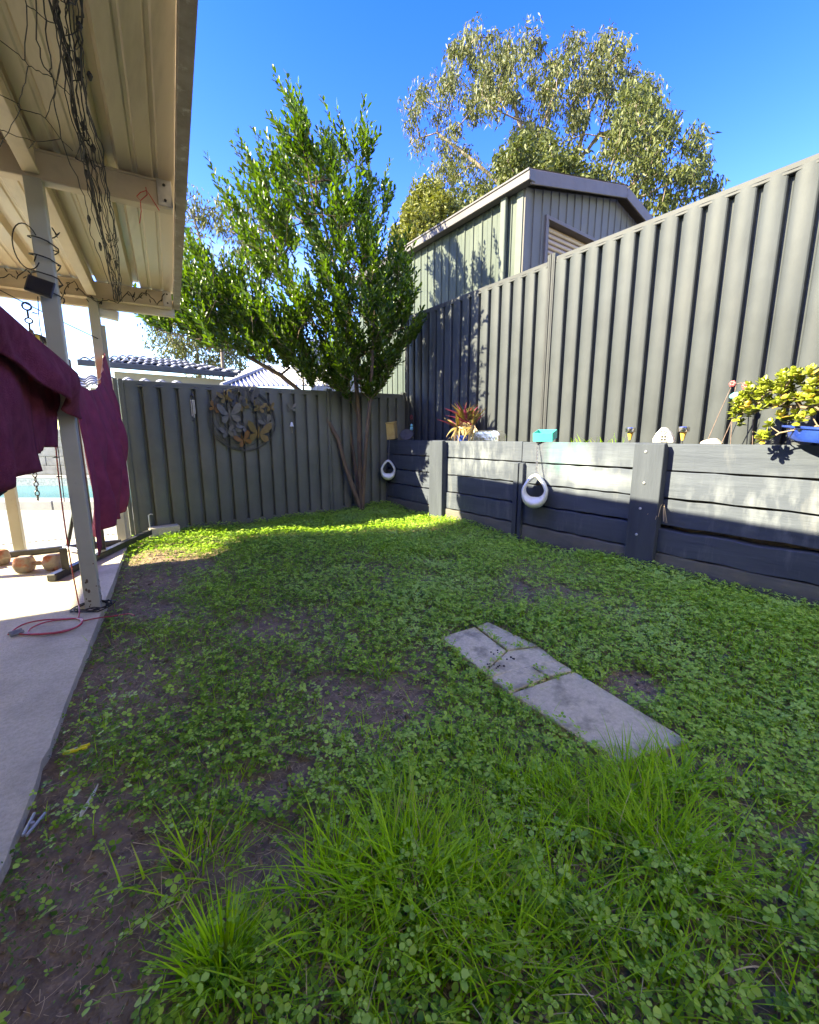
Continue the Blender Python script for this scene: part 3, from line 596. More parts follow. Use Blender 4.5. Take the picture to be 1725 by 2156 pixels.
V, F = leaves(LP[rest], LD[rest], LN[rest], LL[rest], LW[rest]); tag(npmesh('foliage', V, F, shrub_leaf, ct), kind='stuff')
V, F = leaves([[0,0,0]], [[1,0,0]], [[0,0,1]], [1.], [.42]); lm = None
for i in near:
    d = unit(LD[i]); s = unit(np.cross(d, LN[i])); U_ = np.cross(s, d); Mx = Matrix(((d[0],-s[0],U_[0]),(d[1],-s[1],U_[1]),(d[2],-s[2],U_[2])))
    if lm is None: lm = npmesh('leaf', V, F, shrub_leaf, ct, org=(0,0,0)); o = lm; WL[o.name] = LP[i]; o.location = LP[i]-WL[ct.name]
    else: o = copy(lm, ct, LP[i])
    o.rotation_euler = Mx.to_euler(); o.scale = (LL[i],)*3

# gums and other trees beyond -------------------------------------------------
def gum(label, base, tn, trunk, poly, nclump, thick, holes, leafmat, seed, leaf=(.16,.05), per=75, rad=.5, spacing=.5, droop=1., bark=gumbark_m, group='trees beyond the fences', rtip=.016, name='gum_tree', step=.5):
    r = random.Random(seed); g = np.random.default_rng(seed); base = np.array(base, float)
    T = thing(name, base, label, 'tree', group)
    tg = crown_points(poly, nclump, base, tn, thick, holes, r, spacing)
    paths = [[base]+[atP(x, y, base, tn) for x, y in tr] for tr in trunk]
    nodes, par, ends = skeleton(paths, tg, step, .14, r, .22, .35)
    bm_, R_ = branch_mesh(nodes, par, rtip, .5, 6, .30); obj('trunk', bm_, bark, T, smooth=True, fix=False)
    cen = np.array([nodes[e] for e in ends]); n = len(cen)*per; idx = np.repeat(np.arange(len(cen)), per)
    rr = g.uniform(.5, 1.25, len(cen))[idx]; off = g.normal(0, 1, (n,3)); off /= np.linalg.norm(off, axis=1, keepdims=True); off *= (g.uniform(0, 1, (n,1))**.5)*rad*rr[:,None]*np.array([1,1,.95])
    P = cen[idx]+off; D = np.stack([g.normal(0,.55,n), g.normal(0,.55,n), -droop*np.ones(n)+g.normal(0,.45,n)], 1); NN = g.normal(0, 1, (n,3))
    V, F = leaves(P, D, NN, g.uniform(.7,1.35,n)*leaf[0], g.uniform(.7,1.3,n)*leaf[1], .1, .4, rnd=False)
    tag(npmesh('crown', V, F, leafmat, T), kind='stuff'); return T
bp_ = atP(1230,640,ray(1230,640)*17*.8,(.7,.7,0)); 
def ground_at(x, dist, z=.9): d = ray(x, 900); d = d/np.linalg.norm(d[:2]); return np.array([d[0]*dist, d[1]*dist, z])
gn = lambda x: np.array([*unit(ray(x,900)[:2]), 0])
g1 = [(850,240),(865,180),(915,165),(922,105),(950,95),(965,45),(985,22),(1010,55),(1040,65),(1100,72),(1140,55),(1170,88),(1210,60),(1240,95),(1288,55),(1312,90),(1330,150),(1380,190),(1398,250),(1370,330),(1300,330),(1230,300),(1190,360),(1120,370),(1050,372),(1010,420),(960,452),(918,425),(905,360),(935,340),(900,300),(878,322),(853,290)]
gum('tall olive green gum tree with drooping leaves behind the shed roof', ground_at(1150,17), gn(1150), [[(1150,700),(1150,500),(1150,440),(1120,340),(1090,250)], [(1150,700),(1150,500),(1080,410),(1010,350),(960,310),(920,280)], [(1150,700),(1150,500),(1150,440),(1210,340),(1240,240)]], g1, 205, 2.6, [(1020,300,38,60),(1068,255,26,45),(1180,285,22,50),(975,245,16,40),(905,250,16,30),(1260,250,14,50),(1120,215,14,34)], gum_leaf, 3, leaf=(.17,.05), per=125, rad=.45, spacing=.42)
g2 = [(1330,170),(1380,190),(1400,240),(1440,270),(1475,272),(1486,320),(1478,370),(1512,385),(1505,405),(1440,430),(1390,450),(1340,440),(1290,410),(1250,380),(1270,320),(1310,290),(1300,230)]
gum('sparser blue green gum crown right of the tall gum above the fence', ground_at(1330,14.5), gn(1330), [[(1330,700),(1325,520),(1320,430),(1350,350),(1370,290)], [(1330,700),(1325,520),(1320,430),(1400,390),(1450,370)]], g2, 95, 1.7, [(1345,300,20,30),(1420,330,22,22),(1300,360,14,24),(1430,400,18,14)], gum_leaf_dark, 8, per=85, rad=.40, spacing=.34, rtip=.012)
g3 = [(1020,400),(1050,340),(1100,285),(1140,280),(1200,300),(1240,360),(1260,420),(1100,440),(960,470),(960,420)]
gum('dense dark green tree low behind the shed gutter', ground_at(1130,13.5), gn(1130), [[(1130,700),(1130,520),(1130,420)]], g3, 75, 1.2, [], gum_leaf_dark, 12, leaf=(.15,.065), per=130, rad=.42, spacing=.3, droop=.5, name='shade_tree')
g4 = [(815,540),(840,480),(862,440),(882,395),(902,392),(935,415),(962,450),(930,480),(880,510),(850,545)]
gum('small yellow green tree left of the shed roof', ground_at(890,12.5), gn(890), [[(890,700),(890,560),(890,480)]], g4, 60, .9, [], bush_leaf, 21, leaf=(.11,.06), per=150, rad=.30, spacing=.2, droop=-.2, name='shade_tree', rtip=.01)
g5 = [(382,398),(405,394),(440,420),(470,432),(545,440),(600,500),(560,600),(520,640),(480,700),(430,640),(380,560)]
gum('thin gum tree seen between patio roof and corner tree', ground_at(470,14.5), gn(470), [[(470,800),(465,700),(440,600),(420,500)], [(470,800),(465,700),(500,600),(520,520)]], g5, 64, 1.4, [(415,480,14,26),(455,520,18,30),(490,560,14,30)], gum_leaf, 31, per=62, rad=.42, spacing=.36, rtip=.012)
g6 = [(305,700),(330,650),(380,640),(440,670),(500,720),(520,775),(440,785),(380,770),(330,735)]
gum('pale hazy gum foliage below the patio roof corner', ground_at(420,18.0,0), gn(420), [[(420,850),(420,790),(415,740)]], g6, 60, 1.5, [(340,715,14,14)], gum_leaf, 37, per=80, rad=.5, spacing=.35)
# ------------------------------------------------------------------ pavers in the grass
def c4(x, y): return ((1500+x/1.4375)/1.7525, (2200+y/1.4375)/1.7525)
PAV = []
def paver(px, label, zt=.045):
    q = [atz(*c4(*p), zt) for p in px]; cen = sum(q)/len(q); q = [cen+(p-cen)*.991 for p in q]; PAV.append([(p[0], p[1]) for p in q])
    o = obj('paver', MB().prism([p-np.array([0,0,.05]) for p in q], (0,0,.05)), paver_m, bevel=.004); return tag(o, label, 'paver', 'pavers sunk in the lawn')
paver([(180,215),(362,160),(530,288),(410,400)], 'left far paver of the broken row, with dark mottling', .022)
paver([(370,158),(430,134),(700,262),(536,284)], 'right far paver of the broken row, edged by clover', .020)
paver([(536,290),(705,266),(802,340),(442,426),(414,402)], 'middle paver piece crossing the full width of the broken row', .022)
paver([(440,430),(652,364),(745,424),(547,511)], 'squarish small paver piece left of the big slab end', .021)
paver([(656,362),(804,342),(886,392),(749,423)], 'small wedge paver piece right of the big slab end', .0215)
paver([(547,515),(888,395),(1512,772),(1130,880)], 'largest rectangular grey stone slab nearest the camera', .024)
m = MB()
for k in range(16):
    x, y = random.choice([(480,300),(460,370),(500,380),(440,360),(560,320),(540,370)]); p = atz(*c4(x+random.gauss(0,14), y+random.gauss(0,12)), .05); r = random.uniform(.003,.007)
    m.lathe(p-np.array([0,0,.003]), [(r*.7,0),(r,r*.5),(r*.5,r)], 7)
tag(obj('droppings', m, mat('dark_pellet', (.03,.022,.016), (.06,.045,.03), 90, .9)), kind='stuff', label='dark pellets scattered on the far pavers')

# ------------------------------------------------------------------ hanging white planters
white_m = mat('white_ceramic', (.74,.74,.70), (.80,.80,.77), 12, .35, .05, c3=(.55,.53,.48), s3=16, lo3=.62, hi3=.85)
chain_m = mat('chain_steel', (.20,.19,.18), (.30,.29,.28), 30, .4, metal=.8)
def links(m, a, b, n, r=.006, w=.0016):
    a = np.array(a, float); b = np.array(b, float); d = (b-a)/n; t = unit(d); s1 = unit(np.cross(t, [.2,.9,.1])); s2 = np.cross(t, s1)
    for i in range(n):
        c = a+d*(i+.5); s = s1 if i % 2 else s2; h = np.linalg.norm(d)*.62
        m.tube([c+t*h*math.cos(q)+s*r*math.sin(q) for q in np.linspace(0, 2*math.pi, 9)[:-1]], w, 4, closed=True)
def planter(cx, cy, wpx, hpx, X, yaw, hook, label):
    c = atX(cx, cy, X); sc = np.linalg.norm(atX(cx+10, cy, X)-c)/10*.93; top = atX(cx, cy-hpx/2, X); bot = atX(cx, cy+hpx/2, X); h = top[2]-bot[2]
    nn = np.array([-math.cos(yaw), -math.sin(yaw), 0]); a = np.array([-nn[1], nn[0], 0]); w = h*.80; z = np.array([0,0,1.])
    T = thing('hanging_planter', [c[0], c[1], bot[2]], label, 'planter', 'white hanging planters on the wall')
    rows = []; nT = 40
    for i in range(nT+1):
        th = 2*math.pi*i/nT; sy = -math.cos(th); wx = math.sin(th)*(1-.34*max(0, sy)-.06*sy)*.5*w; zz = sy*.5*h
        ctr = np.array([c[0], c[1], (top[2]+bot[2])/2])+a*wx*.86+z*zz*.86; rad = unit(a*math.sin(th)/w+z*sy/h); thk = (.010+.020*max(0, -sy)**2)*h/.16; dep = (.052-.018*max(0, sy))*h/.16
        ctr = ctr
        rows.append([ctr+rad*thk*math.cos(p)+nn*dep*math.sin(p)*(1-.15*abs(math.cos(p))) for p in np.linspace(0, 2*math.pi, 15)])
    obj('pot', MB().grid(rows), white_m, T, smooth=True, fix=True)
    m = MB(); tp_ = np.array([c[0], c[1], top[2]-.01]); hk = atX(*hook, 3.575); hk[2] = max(hk[2], top[2]+.05)
    links(m, tp_, hk, max(6, int((hk[2]-top[2])/.016))); links(m, tp_+a*.012, hk, max(6, int((hk[2]-top[2])/.016)))
    obj('chain', m, chain_m, T); m = MB(); m.tube([hk+z*.012*math.cos(q)*1.+np.array([0,.009*math.sin(q),0])+z*.012 for q in np.linspace(0, 5.4, 12)], .0018, 5); obj('hook', m, chain_m, T)
planter(1126,1030,52,66,3.50,.55,(1131,935),'larger white hanging planter with an egg shaped opening below the green box')
planter(817,987,26,39,3.50,.95,(820,925),'smaller far white hanging planter in the shaded corner of the wall')

# ------------------------------------------------------------------ ornaments on the back fence
def bk(x, y, o=.075): return atP(x, y, B0+bn*o, bn)
UZ = np.array([0,0,1.])
art_m = mat('grey_metal_art', (.06,.058,.05), (.10,.095,.08), 20, .6, metal=.3); art_y = mat('yellow_metal_art', (.14,.09,.02), (.19,.13,.04), 30, .6); art_w = mat('pale_metal_art', (.11,.105,.085), (.16,.15,.125), 30, .6); art_o = mat('orange_metal_art', (.17,.075,.015), (.2,.1,.03), 30, .6)
wa_ = thing('butterfly_wall_art', bk(513,945), 'round metal butterfly wall art hung on the shaded back fence', 'wall art')
cc = bk(513,884); rr = np.linalg.norm(bk(583,884)-bk(443,884))/2; rz_ = (bk(513,818)[2]-bk(513,950)[2])/2
for k, (f_, ox, oz) in enumerate(((1,0,0), (.955,.012,-.006))):
    obj('ring', MB().tube([cc+bax*(rr*f_*math.cos(a)+ox)+UZ*(rz_*f_*math.sin(a)+oz)+bn*.004*k for a in np.linspace(0, 2*math.pi, 57)[:-1]], .0055, 6, closed=True), art_m, wa_, smooth=True)
for k in range(9):
    a0 = k*.7; p = []
    for i in range(22):
        t = i/21; a = a0+t*3.6; r = rr*(.96-.62*t); p.append(cc+bax*r*math.cos(a)+UZ*rz_/rr*r*math.sin(a)+bn*.006)
    obj('scroll', MB().tube(p, .003, 4), art_m, wa_)
def butterfly(T, x, y, px, rot, mt, o=.095, name='butterfly'):
    c = bk(x, y, o); s = px*np.linalg.norm(bk(520,884)-bk(500,884))/20; e1 = bax*math.cos(rot)+UZ*math.sin(rot); e2 = -bax*math.sin(rot)+UZ*math.cos(rot); m = MB()
    for sd in (-1, 1):
        for pts in ([(.04,.0),(.30,.42),(.52,.50),(.56,.30),(.42,.06),(.20,-.04)], [(.04,-.02),(.22,-.06),(.40,-.12),(.44,-.32),(.28,-.42),(.12,-.26)]):
            q = [c+e1*sd*a*s+e2*b*s+bn*(.28*a*s) for a, b in pts]; m.prism(q, bn*.002)
    m.tube([c+e2*.28*s+bn*.004, c-e2*.25*s+bn*.004], [.012*s/.1*.4, .008*s/.1*.4], 6)
    for sd in (-1,1): m.tube([c+e2*.28*s, c+e2*.5*s+e1*sd*.14*s+bn*.01], .0012, 4)
    return obj(name, m, mt, T)
for b_ in ((474,836,28,.3,art_y),(500,842,36,.1,art_m),(452,858,22,-.4,art_o),(483,872,44,.1,art_w),(511,854,24,.4,art_y),(545,858,26,-.2,art_y),(568,858,20,.2,art_y),(524,836,40,.0,art_m),(514,896,26,.8,art_w),(560,890,28,.5,art_w),(478,910,26,.2,art_w),(496,905,22,.5,art_w),(544,911,48,-.1,art_y),(512,926,32,.4,art_o)): butterfly(wa_, *b_)
wc = thing('wind_chime', bk(405,880), 'small wind chime with silver tubes at the left of the back fence', 'wind chime')
p = bk(405,822,.06); m = MB(); m.lathe(bk(405,832,.06), [(.004,.02),(.018,.0),(.02,-.012),(.004,-.018)], 10); m.tube([p, bk(405,850,.06)], .0015, 4); obj('top', m, dkmetal_m, wc)
for k in range(4):
    a = k*1.57; q = bk(405,842,.06)+np.array([.016*math.cos(a), .016*math.sin(a), 0]); obj('tube', MB().tube([q, q-UZ*(.15+.015*k)], .0055, 8), galv_m, wc, smooth=50)
m = MB(); m.tube([bk(405,842,.06), bk(407,884,.06)], .001, 4); m.lathe(bk(407,886,.06), [(.003,.008),(.012,.004),(.012,-.004),(.003,-.008)], 8); obj('clapper', m, dkmetal_m, wc)
bc = thing('bell_chime', bk(613,905), 'little cream bell with butterfly hung on string at the back fence', 'bell')
obj('string', MB().tube([bk(611,815,.07), bk(613,880,.07)], .0012, 4), art_w, bc); butterfly(bc, 613,858,20,0,art_w,.075)
m = MB(); m.lathe(bk(614,893,.07), [(.028,-.03),(.026,-.022),(.018,-.005),(.014,.018),(.006,.026)], 14); obj('bell', m, white_m, bc, smooth=50); obj('tassel', MB().tube([bk(614,898,.07), bk(615,912,.07)], [.002,.004], 5), straw_m, bc)

# ------------------------------------------------------------------ things along the top of the sleeper wall
TOP = 1.052; WZ = 1.0
def wt(px, X, z=TOP): q = atX(px, 925, X); return np.array([X, q[1], z])
def pxm(px, X): return np.linalg.norm(atX(px+5, 925, X)-atX(px-5, 925, X))/10      # metres along the wall per pixel
sand_m = mat('sandstone', (.46,.33,.13), (.56,.42,.19), 9, .9, .3, 60)
c = wt(819,3.70); ry = .75; A1 = np.array([math.cos(ry), math.sin(ry), .10]); A2 = np.array([-math.sin(ry), math.cos(ry), -.08]); A1 = unit(A1); A3 = unit(np.cross(A1, unit(A2))); A2 = np.cross(A3, A1)
bx = thing('stone_box', c, 'ochre sandstone box tilted on the shaded end of the wall', 'box')
obj('body', MB().box(c+A3*.13, (.27,.27,.24), (A1,A2,A3)), sand_m, bx, bevel=.008); obj('rim', MB().box(c+A3*.262, (.285,.285,.024), (A1,A2,A3)), sand_m, bx, bevel=.005)
dk = thing('slate_disc', wt(856,3.68), 'dark round slate leaning beside the sandstone box', 'stone disc')
obj('disc', MB().lathe(wt(856,3.68)+UZ*.075, [(.115,-.012),(.12,0),(.115,.012)], 22, (unit(np.array([-.3,.95,.1])), unit(np.array([.25,.1,.6])), unit(np.array([-.85,-.3,.35]))), 1, .75), mat('slate', (.05,.05,.06), (.11,.105,.11), 12, .7, .3), dk, smooth=50)
teal_m = mat('teal_plastic', (.03,.42,.37), (.05,.48,.42), 6, .4); turq_m = mat('turquoise_glaze', (.12,.42,.48), (.2,.52,.56), 30, .3)
orn = thing('turquoise_ornament', wt(866,3.78), 'small turquoise figure on a stick in the shaded wall corner', 'ornament')
c = wt(866,3.78); obj('stick', MB().tube([c-UZ*.05, c+UZ*.33], .003, 5), dkmetal_m, orn); m = MB(); m.lathe(c+UZ*.17, [(.012,-.04),(.026,-.02),(.022,.01),(.012,.02),(.020,.035),(.017,.055),(.004,.065)], 12); obj('figure', m, turq_m, orn, smooth=60)
m = MB(); 
for k in range(5): a = k*1.257; m.lathe(c+UZ*.33+np.array([0,.025*math.cos(a),.025*math.sin(a)]), [(.001,-.003),(.016,0),(.001,.003)], 8, ((0,1,0),(0,0,1),(-1,0,0)))
obj('flower', m, mat('dull_red', (.20,.03,.04), (.28,.05,.05), 20, .5), orn)
# purple sword-leaf plant in a blue pot
blue_m = mat('blue_glaze', (.012,.035,.20), (.02,.06,.30), 9, .12, .05, spec=.6, coat=.6)
c = wt(985,3.78,1.0); rh = thing('purple_plant', c, 'spiky purple and green plant with withered skirt in a blue pot', 'plant')
obj('pot', MB().lathe(c+np.array([-.06,.02,0]), [(.06,0),(.075,.02),(.085,.10),(.09,.115),(.078,.115),(.07,.09)], 18), blue_m, rh, smooth=40)
def blade_mesh(n=7, fold=.12, bend=.5):
    V = []; F = []
    for i in range(n+1):
        t = i/n; w = .5*(1-t)**.55*(.55+.45*math.sin(math.pi*min(1, t*1.3))); b = bend*t*t
        V += [(t*(1-.15*t*bend), w*.13, -b*.4+fold*w*.3), (t*(1-.15*t*bend), 0, -b*.4), (t*(1-.15*t*bend), -w*.13, -b*.4+fold*w*.3)]
    for i in range(n): a = 3*i; F += [(a,a+3,a+4,a+1),(a+1,a+4,a+5,a+2)]
    m = MB(); m.add(V, F); return m
rho = [leafm('purple_leaf', (.16,.025,.06), (.28,.05,.11), .3), leafm('green_purple_leaf', (.06,.07,.025), (.13,.09,.04), .3), leafm('olive_leaf', (.18,.13,.03), (.26,.18,.05), .3)]; dry_m = leafm('withered_leaf', (.38,.27,.16), (.55,.43,.28), .2, .8)
def place_leaf(store, key, mesh, mt, T, p, d, L_, roll, name='leaf'):
    d = unit(np.array(d, float)); s = unit(np.cross([0,0,1.], d)+1e-6); U_ = np.cross(d, s); s2 = s*math.cos(roll)+U_*math.sin(roll); U2 = np.cross(d, s2)
    if key not in store: o = obj(name, mesh(), mt, T, smooth=True, fix=False); o.data.transform(Matrix.Translation(Vector(o.location)+Vector(WL[T.name]))); store[key] = o; WL[o.name] = np.array(p); o.location = np.array(p)-WL[T.name]
    else: o = copy(store[key], T, p)
    o.rotation_euler = Matrix(((d[0],s2[0],U2[0]),(d[1],s2[1],U2[1]),(d[2],s2[2],U2[2]))).to_euler(); o.scale = (L_,)*3; return o
st_ = {}; rp = random.Random(2)
for hd in ((0,0,.26), (-.05,.10,.20), (.02,-.10,.22), (.0,.05,.32)):
    b = c+np.array(hd)+np.array([-.04,0,0])
    for k in range(17):
        az = rp.uniform(0,6.28); el = rp.uniform(.45,1.35); d = (math.cos(az)*math.cos(el), math.sin(az)*math.cos(el), math.sin(el)); i = rp.choice((0,0,1,2)); place_leaf(st_, i, lambda: blade_mesh(7,.6,.25), rho[i], rh, b, d, rp.uniform(.20,.33), rp.gauss(0,.3))
    for k in range(20):
        az = rp.uniform(0,6.28); d = (math.cos(az)*.55, math.sin(az)*.55, rp.uniform(-1.1,.1)); place_leaf(st_, 'dry', lambda: blade_mesh(7,.9,.9), dry_m, rh, b+np.array([0,0,rp.uniform(-.06,.03)]), d, rp.uniform(.12,.27), rp.gauss(0,.9), 'withered_leaf')
obj('stem', MB().tube([c+np.array([-.05,.02,.05]), c+np.array([-.04,0,.2]), c+np.array([-.02,.02,.28])], [.02,.018,.01], 6), straw_m, rh)
# silver rounded tin
c = wt(1028,3.68); w = 57*pxm(1028,3.68)*1.05; tin = thing('silver_tin', c, 'shiny silver rounded tin lying on the wall beside the purple plant', 'tin')
prof = []
for i in range(25):
    a = math.pi*i/24; prof.append((w/2*math.copysign(abs(math.cos(a))**.45, math.cos(a)), .125*abs(math.sin(a))**.6))
m = MB(); rows = [[(c[0]+dx*(1 if k else 1), c[1]+y*s_, TOP-.004+z*s_) for y, z in prof] for k, (dx, s_) in enumerate(((-.062,.78),(-.058,.93),(-.05,.99),(.05,1.0),(.058,.93),(.062,.78)))]; m.grid(rows); nn_ = len(prof); m.f.append(tuple(range(nn_))); m.f.append(tuple(5*nn_+k for k in range(nn_)))
sil = mat('silver_foil', (.75,.74,.70), (.85,.84,.80), 9, .16, .5, 26, metal=1.); obj('body', m, sil, tin, smooth=50)
m = MB(); m.tube([(c[0]-.064,c[1]+y*.8,TOP+.006+z*.8) for y, z in prof], .0035, 6); obj('rolled_rim', m, sil, tin, smooth=True)
# teal planter
c = wt(1147,3.66); tpn = thing('green_planter', c, 'empty turquoise green square planter tipped forward on the wall', 'planter')
A1 = np.array([.376,-.927,0]); A2 = np.array([.927,.376,0]); tl = .20
A2t = A2*math.cos(tl)+UZ*math.sin(tl); A3 = np.cross(A1, A2t); A3 = A3 if A3[2] > 0 else -A3
s_ = .15; cb = c+UZ*.058
def ob(pts, nm): return obj(nm, MB().prism(*pts), teal_m, tpn, bevel=.002)
for sg in (-1, 1):
    obj('side', MB().box(cb+A1*sg*s_*.62, (.006,s_*1.24,.085), (A1,A2t,A3)), teal_m, tpn, bevel=.0015); obj('side', MB().box(cb+A2t*sg*s_*.62, (s_*1.24+.006,.006,.085), (A1,A2t,A3)), teal_m, tpn, bevel=.0015)
obj('base', MB().box(cb-A3*.039, (s_*1.22,s_*1.22,.006), (A1,A2t,A3)), teal_m, tpn)
# solar lights
amber_m = mat('amber_diffuser', (.62,.36,.06), (.72,.46,.12), 12, .3); capm = mat('bright_steel', (.62,.60,.57), (.72,.70,.66), 9, .22, metal=1.)
for px, h, lb in ((1326,.115,'small solar stake light left of the white fairy door stone'), (1437,.105,'solar stake light with amber cone right of the white fairy door stone')):
    c = wt(px,3.72,WZ); T = thing('solar_light', c, lb, 'solar light', 'solar stake lights on the wall'); z = TOP+.018
    obj('stake', MB().tube([c, (c[0],c[1],z+.012)], .0045, 6), dkmetal_m, T); b = np.array([c[0],c[1],z])
    obj('diffuser', MB().lathe(b, [(.010,0),(.024,.062),(.022,.064)], 14), amber_m, T, smooth=40); obj('cap', MB().lathe(b, [(.022,.064),(.040,.066),(.042,.070),(.042,.100),(.038,.106),(.012,.108)], 18), capm, T, smooth=30)
# fairy door stone
c = wt(1398,3.65); w = 47*pxm(1398,3.65)*.96; fs = thing('fairy_door_stone', c, 'white painted pebble with heart and little paned window', 'painted stone')
pts = [(.5,0),(.5,.25),(.36,.62),(.12,.98),(-.06,.94),(-.28,.66),(-.44,.30),(-.5,0)]      # +y is left in the picture
pts = [(-a, b) for a, b in pts]; hgt = .125
poly_ = [(c[0]-.022, c[1]-a*w, TOP-.002+b*hgt) for a, b in pts]; obj('stone', MB().prism(poly_, (.05,0,0)), mat('white_stone', (.42,.41,.38), (.50,.485,.45), 14, .8, .4, 50), fs, bevel=.010, seg=3, smooth=60)
fx = c[0]-.026; hc = np.array([fx, c[1]-.02*w, TOP+.082]); ht = []
for q in np.linspace(0, 2*math.pi, 25)[:-1]: ht.append(hc+np.array([0, -.0014*16*math.sin(q)**3, .0012*(13*math.cos(q)-5*math.cos(2*q)-2*math.cos(3*q)-math.cos(4*q))]))
obj('heart', MB().tube(ht, .0032, 5, closed=True), mat('grey_print', (.22,.21,.19)), fs)
wn = obj('window', MB().box((fx,c[1]-.05*w,TOP+.034), (.004,.044,.046)), mat('black_print', (.012,.012,.012)), fs)
m = MB()
for k in (-1,0,1): m.box((fx-.003,c[1]-.05*w+k*.022,TOP+.034), (.003,.0045,.05)); m.box((fx-.0032,c[1]-.05*w,TOP+.034+k*.0225), (.003,.048,.0045))
obj('glazing_bars', m, bpy.data.materials['white_stone'], wn)
# flat rock
a, b = wt(1478,3.66), wt(1522,3.66); rk = MB(); rows = []
for i in range(9):
    t = i/8; h = .052*math.sin(math.pi*min(1, .12+t*.95))**.6*(.45+.55*t)+.004; q = a+(b-a)*t
    rows.append([(q[0]+.05*math.cos(p)*(.6+.4*math.sin(3.1*t)), q[1], TOP-.004+h*max(0, math.sin(p))*(1+.12*math.sin(5*t+p*2))) for p in np.linspace(math.pi, 0, 7)])
tag(obj('flat_rock', rk.grid(rows), mat('tan_rock', (.45,.36,.26), (.62,.53,.42), 22, .9, .6, 70), bevel=0), 'flat tan rock lying on the wall left of the jade plant', 'rock')
# wire garden stakes
def c3(x, y): return ((2600+x/3.92)/1.7525, (1250+y/3.92)/1.7525)
T = thing('garden_stake', atX(*c3(200,1500),3.80), 'thin wire garden stakes with red flowers and a blue bird', 'garden ornament')
g_ = lambda x, y: atX(*c3(x, y), 3.80); wirem = mat('rusty_wire', (.12,.08,.07), (.2,.14,.12), 40, .6)
for w_ in ([(20,1520),(200,1100),(400,660)], [(240,1520),(420,1120),(605,690)], [(370,1540),(415,900),(445,700)], [(690,1540),(700,1160)], [(445,700),(460,655),(520,638),(580,655)]): obj('wire', MB().tube([g_(*p) for p in w_], .0028, 5), wirem, T)
redm = mat('red_flower', (.30,.04,.045), (.42,.08,.08), 40, .5)
for x, y, r in ((405,650,.022), (605,680,.028)):
    m = MB(); q = g_(x, y)-np.array([.005,0,0])
    for k in range(6): a = k*1.047; m.lathe(q+np.array([-.002*k,r*.6*math.cos(a),r*.6*math.sin(a)]), [(.001,-.003),(r*.45,0),(.001,.003)], 7, ((0,1,0),(0,0,1),(-1,.2,0)))
    obj('flower', m, redm, T)
m = MB(); q = g_(440,825); m.lathe(q, [(.002,-.036),(.016,-.026),(.026,-.006),(.024,.014),(.012,.026),(.002,.032)], 12, ((1,0,0),(0,.2,1),(0,-1,.2))); obj('bird', m, turq_m, T, smooth=True); m = MB(); m.tube([q+np.array([0,-.02,-.004]), q+np.array([0,-.055,-.022])], [.014,.006], 6); obj('tail', m, dkmetal_m, T)
# jade plant in blue tray
jc = wt(1800,3.56); jd = thing('jade_plant', jc, 'large jade plant with yellow green rosettes in a blue glazed tray', 'plant')
pw = abs(atX(1645,930,3.56)[1]-jc[1]); ya = np.array([0,1,0])
obj('tray', MB().lathe(jc-UZ*.004, [(pw*.84,0),(pw*.92,.02),(pw*.97,.07),(pw*1.05,.078),(pw*1.06,.09),(pw*.98,.092),(pw*.95,.07)], 36, ((0,1,.10),(1,0,0),(0,-.1,1)), 1, .52), blue_m, jd, smooth=40)
obj('soil', MB().lathe(jc+UZ*.06, [(pw*.94,0),(pw*.9,.018),(pw*.3,.03)], 28, ((0,1,.10),(1,0,0),(0,-.1,1)), 1, .52), upper_soil_m, jd)
jp = [c3(*p) for p in [(320,1140),(360,1010),(600,800),(650,700),(800,660),(1000,545),(1350,480),(1650,455)]]+[(1800,765),(1960,800),(2030,900),(1960,940),(1840,880)]+[c3(*p) for p in [(1650,960),(1400,960),(1100,1010),(900,1050),(650,1150),(480,1240),(380,1190)]]
jl = [c3(*p) for p in [(930,1270),(1100,1120),(1250,1100),(1420,1080),(1600,1120),(1640,1180),(1400,1200),(1180,1230),(1000,1290)]]; jq = [c3(*p) for p in [(770,1440),(830,1360),(960,1360),(990,1450),(880,1510),(790,1500)]]
rj = random.Random(9); XN3 = np.array([1.,0,0])
ros = crown_points(jp, 300, (3.56,0,0), XN3, .17, [], rj, .030)+crown_points(jl, 9, (3.50,0,0), XN3, .06, [], rj, .035)+crown_points(jq, 5, (3.47,0,0), XN3, .03, [], rj, .03)
ros = [p for p in ros if not (p[0] > 3.58 and p[2] < TOP+.05)]
jb = jc+UZ*.08
nodes, par, ends = skeleton([[jb, jb+np.array([0,.03,.08]), jb+np.array([-.01,.14,.13]), jb+np.array([-.02,.26,.15])], [jb, jb+np.array([0,-.02,.12])], [jb, jb+np.array([-.05,.16,.03]), jb+np.array([-.10,.28,.0])]], ros, .05, .12, rj, .3, .3)
bm_, _ = branch_mesh(nodes, par, .0035, .42, 6, .03); obj('stems', bm_, mat('jade_stem', (.16,.12,.08), (.24,.18,.12), 25, .8), jd, smooth=True, fix=False)
def jade_leaf():
    m = MB(); rows = []
    for i in range(6):
        t = i/5; w = .42*math.sin(math.pi*(t*.80+.12))**.8*(.55+.6*t) if 0 < i < 5 else (.10 if i == 0 else .06); th = .085*math.sin(math.pi*(.1+t*.85)); zc = .10*t*t
        rows.append([(t, w*math.cos(p), zc+th*math.sin(p)) for p in np.linspace(0, 2*math.pi, 7)])
    m.grid(rows); n = 7; m.f.append(tuple(5*n+k for k in range(6))); return m
jade_m = mat('jade_leaf', (.18,.225,.024), (.28,.31,.045), 30, .35, orand=.22, spec=.5, trans=.12); jade_o = mat('jade_leaf_orange', (.45,.27,.04), (.52,.36,.06), 30, .4, orand=.2)
lst = []
